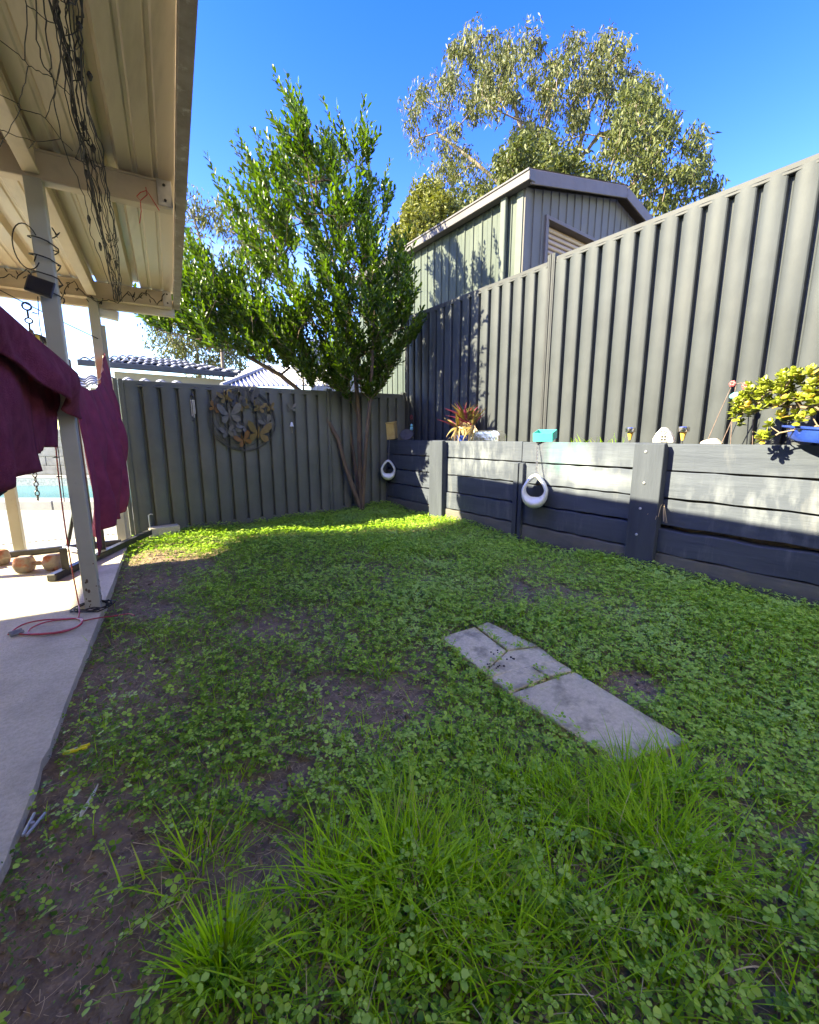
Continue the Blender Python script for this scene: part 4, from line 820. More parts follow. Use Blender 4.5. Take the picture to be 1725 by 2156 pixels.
for e in ends:
    p = nodes[e]; ax = unit(unit(p-nodes[par[e]])*.5+np.array([-.35,rj.gauss(0,.3),.7])); s1 = unit(np.cross(ax, [.3,.7,.1])); s2 = np.cross(ax, s1); a0 = rj.uniform(0,6)
    for k in range(rj.randint(6,8)):
        a = a0+k*2.4; el = .25+.13*k; d = (s1*math.cos(a)+s2*math.sin(a))*math.cos(el)+ax*math.sin(el); lst.append((p+ax*.004*k, d, rj.uniform(.024,.040)*(1.05-.06*k)*1.45, rj.gauss(0,.3), rj.random()))
lst.sort(key=lambda q: np.linalg.norm(q[0]-C0)+(5 if proj_x(q[0]) > 1740 else 0) if False else np.linalg.norm(q[0]-C0)+(5 if q[0][1] < atX(1750,900,3.5)[1] else 0))
sj = {}
for p, d, l_, ro, rv in lst[:300]: place_leaf(sj, rv < .12, jade_leaf, jade_o if rv < .12 else jade_m, jd, p, d, l_, ro)
tmpl = np.array(jade_leaf().v); tf = jade_leaf().f; m = MB()
for p, d, l_, ro, rv in lst[300:]:
    d = unit(d); s = unit(np.cross([0,0,1.], d)+1e-6); U_ = np.cross(d, s); m.add(p+(tmpl[:,:1]*d+tmpl[:,1:2]*s+tmpl[:,2:]*U_)*l_, tf)
tag(obj('foliage', m, jade_m, jd, smooth=True, fix=False), kind='stuff')
# weeds rooted in the bed
m = MB()
def strip(m, p, d, L_, w, bend):
    p = np.array(p, float); d = unit(np.array(d, float)); s = unit(np.cross(d, [.1,.2,1.])); rows = []
    for i in range(5):
        t = i/4; q = p+d*L_*t-UZ*bend*L_*t*t; ww = w*(1-t)**.7; rows.append([q-s*ww/2, q+s*ww/2])
    m.grid(rows)
for px in (1205,1215,1222,1228,1245,1262,1270,1278,1290,1296,1060,1310):
    for k in range(3): strip(m, wt(px+random.uniform(-6,6),3.72,WZ+.02), (random.uniform(-.5,.2),random.gauss(0,.5),1), random.uniform(.08,.17), .006, random.uniform(.1,.5))
tag(obj('bed_weeds', m, grass_m, fix=False), kind='stuff', label='thin grass weeds growing along the top of the wall')
# ------------------------------------------------------------------ laundry
cloth_m = mat('maroon_cloth', (.20,.030,.062), (.28,.046,.088), 9, .85, .25, 240, spec=.2); plush_m = mat('maroon_plush', (.16,.024,.05), (.245,.045,.08), 16, .95, .9, 160, spec=.15)
rope_m = mat('white_rope', (.55,.52,.46), (.65,.62,.55), 40, .8)
ln = thing('clothesline', pat(0,.045,1.46), 'thin pale clothesline rope tied between the patio posts', 'clothesline')
obj('rope', MB().tube([pat(-2.66,.03,1.52), pat(-1.3,.03,1.49), pat(-.04,.05,1.47)], .0035, 5), rope_m, ln); obj('rope', MB().tube([pat(.04,.05,1.46), pat(.6,.05,1.44), pat(1.3,.05,1.58), pat(1.87,.03,1.85)], .0035, 5), rope_m, ln)
obj('knot', MB().tube([pat(-.045,.03,1.46), pat(-.045,.048,1.47), pat(.0,.048,1.465), pat(.045,.048,1.46), pat(.045,-.02,1.46)], .005, 6), rope_m, ln)
# sheet between the posts, gathered and blown a little towards the lawn
rows = []; NA, NB = 70, 46
for i in range(NA+1):
    a = i/NA; row = []
    s0 = .06+1.81*a; zt = 1.455+.42*a**2.2-.10*math.sin(math.pi*a)*(1-a)**.6
    zb = .36+.30*a+.05*math.sin(9*a)-(.0 if a > .08 else .02)
    for j in range(NB+1):
        b = j/NB; s = s0*(1-b)+(.13+1.80*a)*b; z = zt*(1-b)+zb*b
        bill = .09*math.sin(math.pi*min(1, b*.85+.08))*math.sin(math.pi*(.02+.88*a)); fold = (.020+.034*b)*math.sin(34*a+3.5*a*b+1.1*math.sin(3*b))+.016*math.sin(67*a-4*b)+.022*math.sin(17*a-9*b)*b
        v = .035+bill+fold*(.35+.65*min(1, 4*a+.2))*min(1, .22+2.2*b); s += .02*math.sin(23*a+5*b)*b
        row.append(pat(s, v, z))
    rows.append(row)
tag(obj('bed_sheet', MB().grid(rows), cloth_m, smooth=True, fix=False, thick=.003), 'maroon bed sheet hanging in folds between the two patio posts', 'sheet')
# plush robe folded over the line on the camera side of the post
rb = thing('plush_robe', pat(-.6,.03,.95), 'maroon plush robe folded over the clothesline at the left edge', 'robe')
def drape(nm, s0, s1, zt0, zt1, zb0, zb1, v, amp, ph, n=26, mm=22, flare=0.):
    rows = []
    for i in range(n+1):
        a = i/n; row = []
        for j in range(mm+1):
            b = j/mm; s = s0+(s1-s0)*a+flare*(a-.5)*b; z = (zt0+(zt1-zt0)*a)*(1-b)+(zb0+(zb1-zb0)*a)*b+.008*math.sin(7*a+ph)*b
            row.append(pat(s+.004*math.sin(5*b+ph+4*a), v+amp*b**.7*math.sin(9*a+2.2*b+ph)+amp*.5*math.sin(19*a-5*b+ph)*b+.02*math.sin(math.pi*b), z))
        rows.append(row)
    return obj(nm, MB().grid(rows), plush_m, rb, smooth=True, fix=False, thick=.012)
drape('folded_collar', -1.75, -.03, 1.515, 1.455, 1.42, 1.19, .075, .034, .5, 40)
drape('hanging_panel', -1.95, -.80, 1.50, 1.48, .93, .945, .005, .026, 1.3, 40, flare=.06)
drape('hanging_panel', -.83, -.27, 1.48, 1.46, 1.03, 1.045, -.03, .022, 2.9)
drape('back_panel', -1.75, -.02, 1.51, 1.46, 1.36, 1.22, -.055, .018, 4.)
nv_m = mat('navy_cloth', (.010,.012,.022), (.02,.024,.038), 20, .9, .4, 120); rows = []
for i in range(13):
    a = i/12; rows.append([pat(-2.1+.93*a, -.03+.02*math.sin(6*a+2*b), (.99-.05*a)*(1-b)+(.80+.11*a)*b) for b in np.linspace(0, 1, 9)])
tag(obj('dark_garment', MB().grid(rows), nv_m, smooth=True, fix=False, thick=.006), 'dark navy garment tip hanging below the robe at the left edge', 'garment')
def peg(p, d, mt, label, grp='clothes pegs', side=None):
    p = np.array(p, float); d = unit(np.array(d, float)); T = thing('clothes_peg', p, label, 'clothes peg', grp); s = unit(np.cross(d, [.3,.2,1.])) if side is None else unit(np.array(side, float))
    for sg in (-1, 1): obj('arm', MB().bar(p-d*.036+s*sg*.004, p+d*.036+s*sg*.013, .009, .006, s), mt, T, bevel=.0015)
    obj('spring', MB().tube([p+np.cross(d,s)*k for k in (-.006,.006)], .005, 8), galv_m, T)
yel = mat('yellow_plastic', (.72,.46,.02), (.8,.55,.05), 9, .4); wood = mat('brown_peg', (.22,.12,.06), (.3,.18,.1), 20, .6); gre = mat('grey_peg', (.30,.33,.38), (.38,.41,.45), 9, .4); lem = mat('lemon_plastic', (.75,.66,.03), (.82,.72,.06), 9, .4)
peg(pat(-.62,.035,1.505), (.0,.05,1), yel, 'orange yellow clothes peg clipped to the robe on the line', side=PU); peg(pat(-.71,.035,1.51), (.0,.05,1), wood, 'brown clothes peg beside the orange one on the line', side=PU)
peg(pat(.045,.06,1.43), (.1,.0,1), gre, 'blue grey clothes peg holding the sheet corner at the near post', side=PU)

# ------------------------------------------------------------------ netting and cords under the roof
net = thing('hanging_net', pat(-.5,.1,2.38), 'tangled black rope netting slung under the patio roof', 'net')
def c1(x, y): return (x/3.1476, y/3.1476)
def nz(x, y, z=2.40): return atz(*c1(x, y), z)
rn = random.Random(4)
def wob(pts, amp, sub=7):
    pts = [np.array(p, float) for p in pts]; out = []
    for a, b in zip(pts[:-1], pts[1:]):
        for i in range(sub): out.append(a+(b-a)*i/sub+(np.array([rn.gauss(0,amp), rn.gauss(0,amp), rn.gauss(0,amp)]) if i else 0))
    return out+[pts[-1]]
for P_ in ([(150,-60),(175,35),(165,400),(185,440),(150,580),(125,690),(135,725),(55,880),(-30,1010)], [(175,35),(240,75),(300,130),(390,160)], [(-40,240),(100,345),(165,400)], [(185,440),(260,470),(350,515),(470,640)], [(-40,610),(125,690)], [(135,725),(200,740),(300,785),(360,620),(400,400)], [(300,785),(400,920),(230,940),(55,880),(-30,840)], [(230,940),(190,985)], [(400,920),(480,1000)], [(390,160),(400,400),(360,620)]):
    obj('mesh_cord', MB().tube(wob([nz(*p) for p in P_], .002, 3), .0017, 4), black_m, net)
for P_ in ([(240,-60),(240,200),(280,420),(350,515),(360,700),(400,900),(440,1020),(560,1300),(580,1400),(600,1560),(660,1700),(720,1880)], [(290,-60),(300,200),(340,430),(350,515)], [(470,640),(520,780),(560,900),(500,1050),(580,1100),(565,1160)]):
    obj('strand', MB().tube(wob([nz(x, y, 2.40 if y < 1050 else 2.40-.00006*(y-1050)) for x, y in P_], .003, 4), .0022, 5), black_m, net)
mid = [(430,-80),(455,200),(490,450),(530,750),(600,1000),(640,1200),(690,1450),(735,1650),(765,1850),(785,2000)]; wid = [130,75,70,62,75,70,60,48,34,18]
for k in range(15):
    o = rn.uniform(-1,1); pts = []
    for (x, y), w_ in zip(mid, wid): pts.append(nz(x+w_*o+rn.gauss(0,9), y, 2.40-.03*math.sin(y/2000*3.14)+rn.gauss(0,.012)-(.00005*max(0, y-1100))))
    obj('strand', MB().tube(wob(pts, .004, 4), rn.choice((.0016,.002,.0026)), 4), black_m, net)
for k in range(16):
    i = rn.randrange(0, len(mid)-1); t = rn.random(); x = mid[i][0]*(1-t)+mid[i+1][0]*t; y = mid[i][1]*(1-t)+mid[i+1][1]*t; w_ = wid[i]
    obj('cross_cord', MB().tube(wob([nz(x-w_*rn.uniform(.3,1), y-40, 2.385), nz(x+rn.gauss(0,15), y+20, 2.36), nz(x+w_*rn.uniform(.3,1.1), y+rn.uniform(-60,90), 2.39)], .004, 4), .002, 4), black_m, net)
for x, y in ((455,370),(520,150),(515,390),(525,480),(590,480),(545,810),(615,960),(570,1130),(585,1430),(660,1610),(655,1350),(765,1730),(720,1680),(780,1910)):
    a = nz(x, y, 2.385); obj('knot', MB().tube([a, a+(nz(x+8,y+40,2.385)-a)*.5, nz(x+8,y+50,2.385)], [.006,.010,.005], 6), black_m, net)
rc = thing('red_cord', nz(965,1260,2.41), 'thin red cord looped round the patio cross beam', 'cord')
rcm = mat('red_cord', (.50,.02,.025), (.6,.04,.04), 40, .6); g_ = lambda x, y: atP(*c1(x, y), pat(-.045,0,0), PU)
obj('loop', MB().tube([g_(*p) for p in ((965,1240),(975,1290),(930,1330),(905,1300),(930,1275),(970,1262),(990,1290),(1055,1395))], .0022, 4), rcm, rc); obj('tail', MB().tube([g_(*p) for p in ((930,1335),(935,1400),(925,1480))], .002, 4), rcm, rc)
fl = thing('fairy_lights', pat(2.16,-.2,2.4), 'dark string of fairy lights draped along the far patio beam', 'string lights')
g_ = lambda x, y: atP(*c1(x, y), pat(1.865,0,0), PU)
pts = [(-40,1860),(0,1840),(60,1815),(110,1850),(170,1790),(250,1700)]; obj('cable', MB().tube(wob([g_(*p) for p in pts], .004, 4), .004, 4), black_m, fl)
zz = [(400,1990),(440,1900),(490,1860),(560,1950),(640,2000),(720,1985),(780,2010),(850,1930),(890,2000),(940,1940),(985,1950),(1040,2020),(1090,1945)]; obj('cable', MB().tube(wob([g_(*p) for p in zz], .004, 4), .0035, 4), black_m, fl)
bl = None
for k in range(30):
    i = rn.randrange(0, 12) if k > 7 else None; x, y = (zz[i][0]*.5+zz[i+1][0]*.5+rn.gauss(0,14), zz[i][1]*.5+zz[i+1][1]*.5+rn.gauss(0,12)) if i is not None else (rn.uniform(0,240), 1810+rn.gauss(0,30))
    a = g_(x, y)
    if bl is None: bl = obj('bulb', MB().tube([a, a+np.array([.008,0,-.02]), a+np.array([.012,0,-.032])], [.003,.005,.002], 5), black_m, fl)
    else: o = copy(bl, fl, a); o.rotation_euler = (rn.uniform(-1,1), rn.uniform(-1,1), rn.uniform(0,6))
# lights wound round the near post
fp = thing('post_lights', pat(-.05,0,2.1), 'dark fairy light cable wound round the near patio post', 'string lights'); pts = []
for k in range(60):
    t = k/59; a = t*2*math.pi*4.2+1; r = .060+rn.uniform(-.004,.008); pts.append(pat(-r*1.05*math.cos(a), r*math.sin(a), 2.20-.36*t))
obj('cable', MB().tube(pts, .0035, 5), black_m, fp); obj('loop', MB().tube([pat(-.055,-.06+.055*math.cos(a),2.08+.11*math.sin(a)) for a in np.linspace(.6,5.6,20)], .003, 5), black_m, fp)
for k in range(18):
    q = pts[rn.randrange(60)]; d = unit(np.array([rn.gauss(0,1), rn.gauss(0,1), rn.gauss(0,.3)])); obj('bulb', MB().tube([q, q+d*.03, q+d*.045], [.002,.004,.0015], 4), black_m, fp)
obj('tail', MB().tube([pat(-.05,-.045,1.84), pat(-.05,-.055,1.7), pat(-.05,-.05,1.58), pat(-.05,-.052,1.3), pat(-.02,-.06,1.0), pat(.0,-.07,.72)], .0022, 4), black_m, fp)
for k in range(9): q = pat(-.05,-.052,1.75-.11*k); obj('bulb', MB().tube([q, q-PV*.02+UZ*.004, q-PV*.034], [.002,.004,.0015], 4), black_m, fp)
sp = thing('solar_charger', pat(-.07,-.02,1.86), 'small black solar panel clipped to the near patio post', 'solar panel')
A1 = unit(PV+np.array([0,0,-.25])); A3 = unit(-PU+np.array([0,0,.35])); A3 = unit(A3-A1*(A3@A1)); A2 = np.cross(A3, A1); q = pat(-.075,-.025,1.885)
obj('case', MB().box(q, (.115,.095,.014), (A1,A2,A3)), dkmetal_m, sp, bevel=.004); obj('cell', MB().box(q+A3*.008, (.098,.078,.003), (A1,A2,A3)), mat('solar_cell', (.012,.014,.022), (.02,.022,.03), 6, .15), sp); obj('clip', MB().bar(q, pat(-.03,0,1.88), .03, .02), dkmetal_m, sp)
# wire stay and chain behind the laundry
stay = thing('wire_stay', pat(2.15,0,2.2), 'thin taut wire running down to the far patio post', 'wire')
obj('wire', MB().tube([atP(-40,590,pat(1.2,0,0),PU), atP(40,632,pat(1.35,0,0),PU), atP(140,682,pat(1.7,0,0),PU), atP(206,713,pat(1.87,0,0),PU)], .004, 5), black_m, stay)
ch = thing('hanging_chain', atP(60,660,pat(1.4,0,0),PU), 'dark chain with spring clip hanging from the wire behind the robe', 'chain'); h_ = lambda x, y: atP(x, y, pat(1.4,0,0), PU)
m = MB(); c = h_(56,645); m.tube([c+PV*.028*math.sin(a)+UZ*.028*math.cos(a) for a in np.linspace(0,6.28,13)[:-1]], .007, 6, closed=True); m.tube([c-UZ*.028, c-UZ*.085], .008, 6); c2 = c-UZ*.105; m.tube([c2+PV*.024*math.sin(a)+UZ*.02*math.cos(a) for a in np.linspace(0,6.28,11)[:-1]], .006, 6, closed=True); obj('clip', m, dkmetal_m, ch)
obj('strap', MB().tube([c2-UZ*.02, h_(66,740), h_(70,800), h_(71,985)], .007, 6), black_m, ch); m = MB(); links(m, h_(71,985), h_(80,1053), 7, .014, .0045); obj('chain_links', m, dkmetal_m, ch)

# ------------------------------------------------------------------ exercise frame, dumbbells, rope on the slab
ef = thing('exercise_frame', atz(196,1155,.05), 'black steel exercise frame standing on the slab behind the sheet', 'exercise frame')
ZS = .05; g_ = lambda s, v, z: pat(s, v, z)
obj('base_bar', MB().bar(g_(.70,-.34,ZS+.03), g_(2.20,.27,ZS+.03), .06, .055), dkmetal_m, ef, bevel=.006); obj('base_bar', MB().bar(g_(1.70,-1.0,ZS+.025), g_(1.76,.0,ZS+.025), .055, .05), dkmetal_m, ef, bevel=.006)
obj('cross_bar', MB().bar(g_(1.66,-.42,ZS+.045), g_(1.25,-.12,ZS+.045), .04, .03), galv_m, ef, bevel=.004)
ub = atz(196,1155,.05); ub = pat((ub-PO)@PU, (ub-PO)@PV, ZS)
obj('upright', MB().bar(ub, ub+UZ*1.72, .05, .05, PU), dkmetal_m, ef, bevel=.005)
ups = (ub-PO)@PU; a_ = lambda x, y: atP(x, y, pat(ups,0,0), PU)
obj('pull_up_arm', MB().tube([a_(122,762), a_(116,742), a_(106,727), a_(90,714), a_(70,708), a_(40,706), a_(0,705), a_(-60,703)], .028, 12), dkmetal_m, ef, smooth=60)
c = a_(108,737); obj('arm_pad', MB().box(c-UZ*.12, (.17,.10,.15), (PV,PU,UZ)), mat('black_vinyl', (.015,.014,.014), (.025,.024,.023), 20, .35), ef, bevel=.02, seg=2)
obj('brace', MB().bar(atz(141,1155,.07), pat(ups+.1,(ub-PO)@PV-.03,.75), .028, .028), dkmetal_m, ef, bevel=.003)
e = pat(2.05,.16,ZS+.06); obj('curved_leg', MB().tube([e+np.array([-.12,-.05,0]), e+np.array([-.16,-.03,.05]), e+np.array([-.20,0,.14]), e+np.array([-.22,.05,.32])], .026, 10), dkmetal_m, ef, smooth=60)
obj('bracket', MB().bar(g_(1.36,-.10,ZS+.05), g_(1.36,-.10,ZS+.36), .045, .012, PU), dkmetal_m, ef); obj('bracket', MB().bar(g_(.82,-.27,ZS+.05), g_(.82,-.27,ZS+.22), .045, .012, PU), dkmetal_m, ef)
m = MB(); q = g_(2.13,.235,ZS+.05); m.tube([q, q+UZ*.16, q+UZ*.172+PV*.02, q+UZ*.165+PV*.04], .008, 8); obj('pin', m, galv_m, ef, smooth=60)
pb = thing('concrete_offcut', pat(2.12,.42,0), 'small weathered concrete block under the frame end by the back fence', 'block'); obj('block', MB().box(np.array([.47,5.27,.06]), (.30,.12,.13), (bax,bn,UZ)), concrete_m, pb, bevel=.012)
db_m = mat('rusty_dumbbell', (.30,.25,.20), (.40,.34,.27), 14, .9, .4, 60, c3=(.36,.10,.05), s3=7, lo3=.48, hi3=.6)
def dumbbell(a, b, label, r=.072):
    a = np.array(a, float); b = np.array(b, float); d = unit(b-a); s = unit(np.cross(d, UZ)); T = thing('dumbbell', (a+b)/2, label, 'dumbbell', 'hex dumbbells on the slab'); zc = ZS+r*.87; rot = math.pi/6
    for p in (a, b):
        p = np.array([p[0], p[1], zc]); vs = [s*math.cos(k)+UZ*math.sin(k) for k in np.arange(6)*math.pi/3]; m = MB(); prof = [(.80,-.055),(1,-.036),(1,.036),(.80,.055)]
        V = [p+q*r*f_+d*z for f_, z in prof for q in vs]; Fs = [(i*6+k, i*6+(k+1) % 6, (i+1)*6+(k+1) % 6, (i+1)*6+k) for i in range(3) for k in range(6)]+[tuple(range(6)), tuple(18+k for k in range(6))]; obj('hex_head', m.add(V, Fs), db_m, T, bevel=.004)
    obj('handle', MB().tube([np.array([a[0],a[1],zc])+d*.05, np.array([(a[0]+b[0])/2,(a[1]+b[1])/2,zc]), np.array([b[0],b[1],zc])-d*.05], [.015,.018,.015], 10), db_m, T, smooth=50)
dumbbell(atz(54,1204,ZS), atz(115,1199,ZS), 'rust red hex dumbbell in the sun beside the black base bar'); dumbbell(atz(-58,1200,ZS), atz(2,1188,ZS), 'rusty hex dumbbell cut off by the left picture edge')
rope = thing('skipping_rope', atz(100,1320,ZS), 'red plastic skipping rope coiled on the slab with one end hanging up', 'rope'); g_ = lambda x, y, z=ZS+.006: atz(x, y, z)
pv = [[17,1336],[45,1316],[85,1306],[130,1303],[160,1302],[172,1308],[160,1320],[125,1330],[85,1334],[60,1333],[66,1322],[95,1310],[135,1304],[168,1302],[174,1307],[165,1318],[130,1331],[75,1336],[30,1334]]
def smooth_path(P_, sub=5):
    P_ = [np.array(p, float) for p in P_]; out = []
    for i in range(len(P_)-1):
        p0, p1, p2, p3 = P_[max(0,i-1)], P_[i], P_[i+1], P_[min(len(P_)-1,i+2)]
        for k in range(sub): t = k/sub; out.append(.5*((2*p1)+(-p0+p2)*t+(2*p0-5*p1+4*p2-p3)*t*t+(-p0+3*p1-3*p2+p3)*t**3))
    return out+[P_[-1]]
redr = mat('red_vinyl', (.38,.02,.035), (.45,.035,.05), 30, .3)
obj('cord', MB().tube(smooth_path([g_(x, y, ZS+.006+.002*(i % 3)) for i, (x, y) in enumerate(pv)]), .0042, 6), redr, rope, smooth=True)
st0 = g_(165,1301); obj('cord', MB().tube(smooth_path([st0, g_(168,1290)+UZ*.02, atP(164,1265,pat(.0,-.12,0),PU), atP(150,1190,pat(.1,-.14,0),PU), atP(137,1110,pat(.1,-.14,0),PU), atP(124,1010,pat(.1,-.14,0),PU), atP(117,940,pat(.1,-.14,0),PU)]), .0038, 6), redr, rope, smooth=True)
obj('cord', MB().tube(smooth_path([g_(172,1308), g_(190,1304), g_(213,1300,.055), g_(240,1297,.04), g_(270,1292,.05), g_(283,1296,.05)]), .0035, 6), redr, rope, smooth=True)
for x0_, y0_, x1_, y1_ in ((19,1334,45,1325), (22,1338,50,1329)): obj('handle', MB().tube([g_(x0_,y0_,ZS+.012), g_(x1_,y1_,ZS+.012)], [.010,.008], 8), mat('grey_grip', (.16,.16,.16), (.24,.24,.24), 30, .5), rope, smooth=50)
cb_ = thing('cable_tangle', pat(0,0,.06), 'dark cable tangle at the foot of the near patio post', 'cable'); m = MB()
for k in range(7):
    r = .055+.012*k*rn.random(); m.tube([pat(r*1.1*math.cos(a)-.03, r*1.3*math.sin(a), ZS+.008+.012*rn.random()+.006*math.sin(3*a+k)) for a in np.linspace(rn.random()*6, rn.random()*6+5.5, 18)], .0035, 5)
obj('cable', m, black_m, cb_)
# bits on the soil
peg(atz(160,1578,.055), (1,-.25,.12), lem, 'lemon yellow clothes peg lying on the soil beside the slab', 'pegs on the ground'); peg(atz(68,1735,.045), (.35,.9,.0), gre, 'pale grey clothes peg lying near the slab edge at lower left', 'pegs on the ground')
m = MB(); pth = [atz(x, y, .03) for x, y in ((206,1652),(196,1672),(184,1692),(176,1706),(168,1724))]; rows = []
for i, p in enumerate(pth): w_ = (.002,.006,.012,.009,.003)[i]; s = np.array([.8,.3,.25*(-1)**i]); rows.append([p-s*w_, p+UZ*.004, p+s*w_])
tag(obj('dry_leaf', m.grid(rows), mat('pale_leaf', (.55,.50,.42), (.66,.61,.52), 60, .8), thick=.001), 'twisted pale dry leaf lying on the bare soil at lower left', 'leaf')

# ------------------------------------------------------------------ lawn plants
def bl_(x, y, rx, ry, w=1.): p = atz(x, y); q = atz(x+rx, y); r = atz(x, y-ry); return (p[0], p[1], max(np.linalg.norm(q-p), .04), max(np.linalg.norm(r-p)*1., .04), w, ray(x, y)[:2])
BARE = [bl_(230,1360,70,40,.9), bl_(150,1540,60,60,.8), bl_(800,1485,190,75), bl_(700,1440,70,30,.8), bl_(560,1490,70,25,.6), bl_(900,1530,80,40,.8), bl_(1325,1440,70,34,1.), bl_(600,1650,105,60), bl_(570,1800,115,75), bl_(650,1900,70,80,.9), bl_(330,1215,110,30,.7), bl_(300,1190,50,30,.8), bl_(400,1190,60,14,.6), bl_(300,1300,110,40,.7), bl_(250,1420,110,70,.8), bl_(330,1520,120,70,.6), bl_(160,1640,120,100,.42), bl_(260,1830,140,110,.5), bl_(100,2040,200,140,.62), bl_(200,2150,200,110,.72), bl_(420,1900,90,100,.8), bl_(990,1760,60,40,.5), bl_(1620,2060,80,50,.6), bl_(1030,1900,60,60,.5), bl_(690,2050,70,60,.7), bl_(1260,1890,60,40,.4)]
def field(blobs, X, Y):
    f_ = np.zeros_like(X)
    for bx_, by_, rx, ry, w_, vd in blobs:
        vd = np.array(vd)/np.linalg.norm(vd); dx, dy = X-bx_, Y-by_; al = (dx*vd[0]+dy*vd[1])/ry; ac = (dx*vd[1]-dy*vd[0])/rx; f_ = np.maximum(f_, w_*np.exp(-(al**2+ac**2)*.9))
    return f_
def vnoise(X, Y, sc, seed):
    g = np.random.default_rng(seed); k = g.normal(0, sc, (14,2)); ph = g.uniform(0, 6.28, 14); return sum(np.sin(X*a+Y*b+p) for (a, b), p in zip(k, ph))/math.sqrt(7)
def in_lawn(X, Y):
    v = (X-PO[0])*PV[0]+(Y-PO[1])*PV[1]; ok = (v > .055) & (X < 3.57) & (Y < 5.34+.06*X)
    for q in PAV:
        q = np.array(q); c_ = q.mean(0); ins = np.ones_like(X, bool); n_ = len(q); sg = None
        for i in range(n_):
            a, b = q[i], q[(i+1) % n_]; cr_ = (b[0]-a[0])*(Y-a[1])-(b[1]-a[1])*(X-a[0]); cs = (b[0]-a[0])*(c_[1]-a[1])-(b[1]-a[1])*(c_[0]-a[0]); ins &= (cr_*np.sign(cs)/np.hypot(b[0]-a[0], b[1]-a[1]) > .005)
        ok &= ~ins
    d = np.stack([X, Y], -1)@np.array([math.sin(HEAD), math.cos(HEAD)]); r = np.stack([X, Y], -1)@np.array([math.cos(HEAD), -math.sin(HEAD)])
    return ok & (d > .30) & (np.abs(r) < 1.15*d+.35)
def scatter(n, dens, seed, near_boost=0):
    g = np.random.default_rng(seed); X = g.uniform(-.45, 3.6, n); Y = g.uniform(-1.2, 5.6, n); k = in_lawn(X, Y); X, Y = X[k], Y[k]
    k = g.uniform(0, 1, len(X)) < dens(X, Y); return X[k], Y[k], g
def slabd(X, Y): return (X-PO[0])*PV[0]+(Y-PO[1])*PV[1]
def cov(X, Y): return np.clip(1.05-field(BARE, X, Y)*1.75+.34*vnoise(X, Y, 5., 1)+.16*vnoise(X, Y, 15., 2)-.30*np.exp(-np.maximum(slabd(X, Y)-.05, 0)/.22), 0.05, 1)
def clover(name, n, dens, seed, size, mt, hmul=1.):
    X, Y, g = scatter(n, dens, seed); k = len(X); Z = hill(X, Y); hh = g.uniform(.012, .055, k)*hmul*(.55+.45*np.clip(cov(X, Y), 0, 1)); sz = np.clip(g.lognormal(-.12, .32, k), .4, 1.5)*size
    yaw = g.uniform(0, 6.28, k); tilt = g.normal(0, .30, (k,2)); up = np.stack([tilt[:,0], tilt[:,1], np.ones(k)], 1); up /= np.linalg.norm(up, axis=1, keepdims=True)
    a1 = np.stack([np.cos(yaw), np.sin(yaw), np.zeros(k)], 1); a1 -= up*np.sum(a1*up, 1, keepdims=True); a2 = np.cross(up, a1); top = np.stack([X+g.normal(0,.006,k), Y+g.normal(0,.006,k), Z+hh], 1); Vs, Fs, b0 = [], [], 0
    for j in range(3):
        a = j*2.094; d = a1*math.cos(a)+a2*math.sin(a)+up*.12; P_ = top+d*.001
        V, F = leaves(P_, d+g.normal(0,.1,(k,3)), up+g.normal(0,.12,(k,3)), sz, sz*.82, .10, .62, .12); Vs.append(V); Fs.append(F+b0); b0 += len(V)
    V = np.concatenate(Vs); F = np.concatenate(Fs)
    tag(npmesh(name, V, F, mt), kind='stuff'); return np.stack([X, Y, Z], 1), top
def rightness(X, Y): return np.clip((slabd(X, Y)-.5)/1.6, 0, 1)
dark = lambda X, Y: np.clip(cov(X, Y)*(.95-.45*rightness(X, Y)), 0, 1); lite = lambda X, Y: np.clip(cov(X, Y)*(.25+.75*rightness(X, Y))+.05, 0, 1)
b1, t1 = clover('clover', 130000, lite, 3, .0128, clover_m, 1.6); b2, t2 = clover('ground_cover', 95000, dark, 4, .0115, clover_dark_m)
def blades(name, X, Y, g, Ln, Wd, lean, mt, bend=.6, Z0=None, n=4, az=None):
    k = len(X); Z = hill(X, Y)-.004 if Z0 is None else Z0; az = g.uniform(0, 6.28, k) if az is None else az; l_ = np.abs(g.normal(0, lean, k)); d = np.stack([np.cos(az)*np.sin(l_), np.sin(az)*np.sin(l_), np.cos(l_)], 1); o = np.stack([np.cos(az), np.sin(az), -.35*np.ones(k)], 1)
    s = np.stack([-np.sin(az+g.normal(0,.5,k)), np.cos(az), np.zeros(k)], 1); p0 = np.stack([X, Y, Z], 1); bd = np.abs(g.normal(bend, bend*.5, k)); Vs = []
    for i in range(n):
        t = i/(n-1); c_ = p0+d*(Ln*t)[:,None]+o*(Ln*bd*t*t*.55)[:,None]; w_ = Wd*(1-t**1.6)*.5+.0002; Vs += [c_-s*w_[:,None], c_+s*w_[:,None]]
    V = np.stack(Vs, 1).reshape(-1, 3); b = np.arange(k)[:,None]*(2*n); F = np.concatenate([b+np.array([[2*i, 2*i+1, 2*i+3, 2*i+2]]) for i in range(n-1)], 0)
    return V, F
X, Y, g = scatter(62000, lambda X, Y: np.clip(cov(X, Y)*(.30+.5*np.clip(vnoise(X, Y, 4., 6), 0, 1)), .04, 1), 6)
V, F = blades('g', X, Y, g, g.uniform(.025,.085,len(X)), g.uniform(.0016,.0034,len(X)), .5, grass_m); tag(npmesh('short_grass', V, F, grass_m), kind='stuff')
MG = scatter(60000, lambda X, Y: np.clip(.5*np.clip(vnoise(X, Y, 3.2, 41), 0, 2)*(.35+.65*rightness(X, Y))*cov(X, Y), 0, 1), 41); X, Y, g = MG
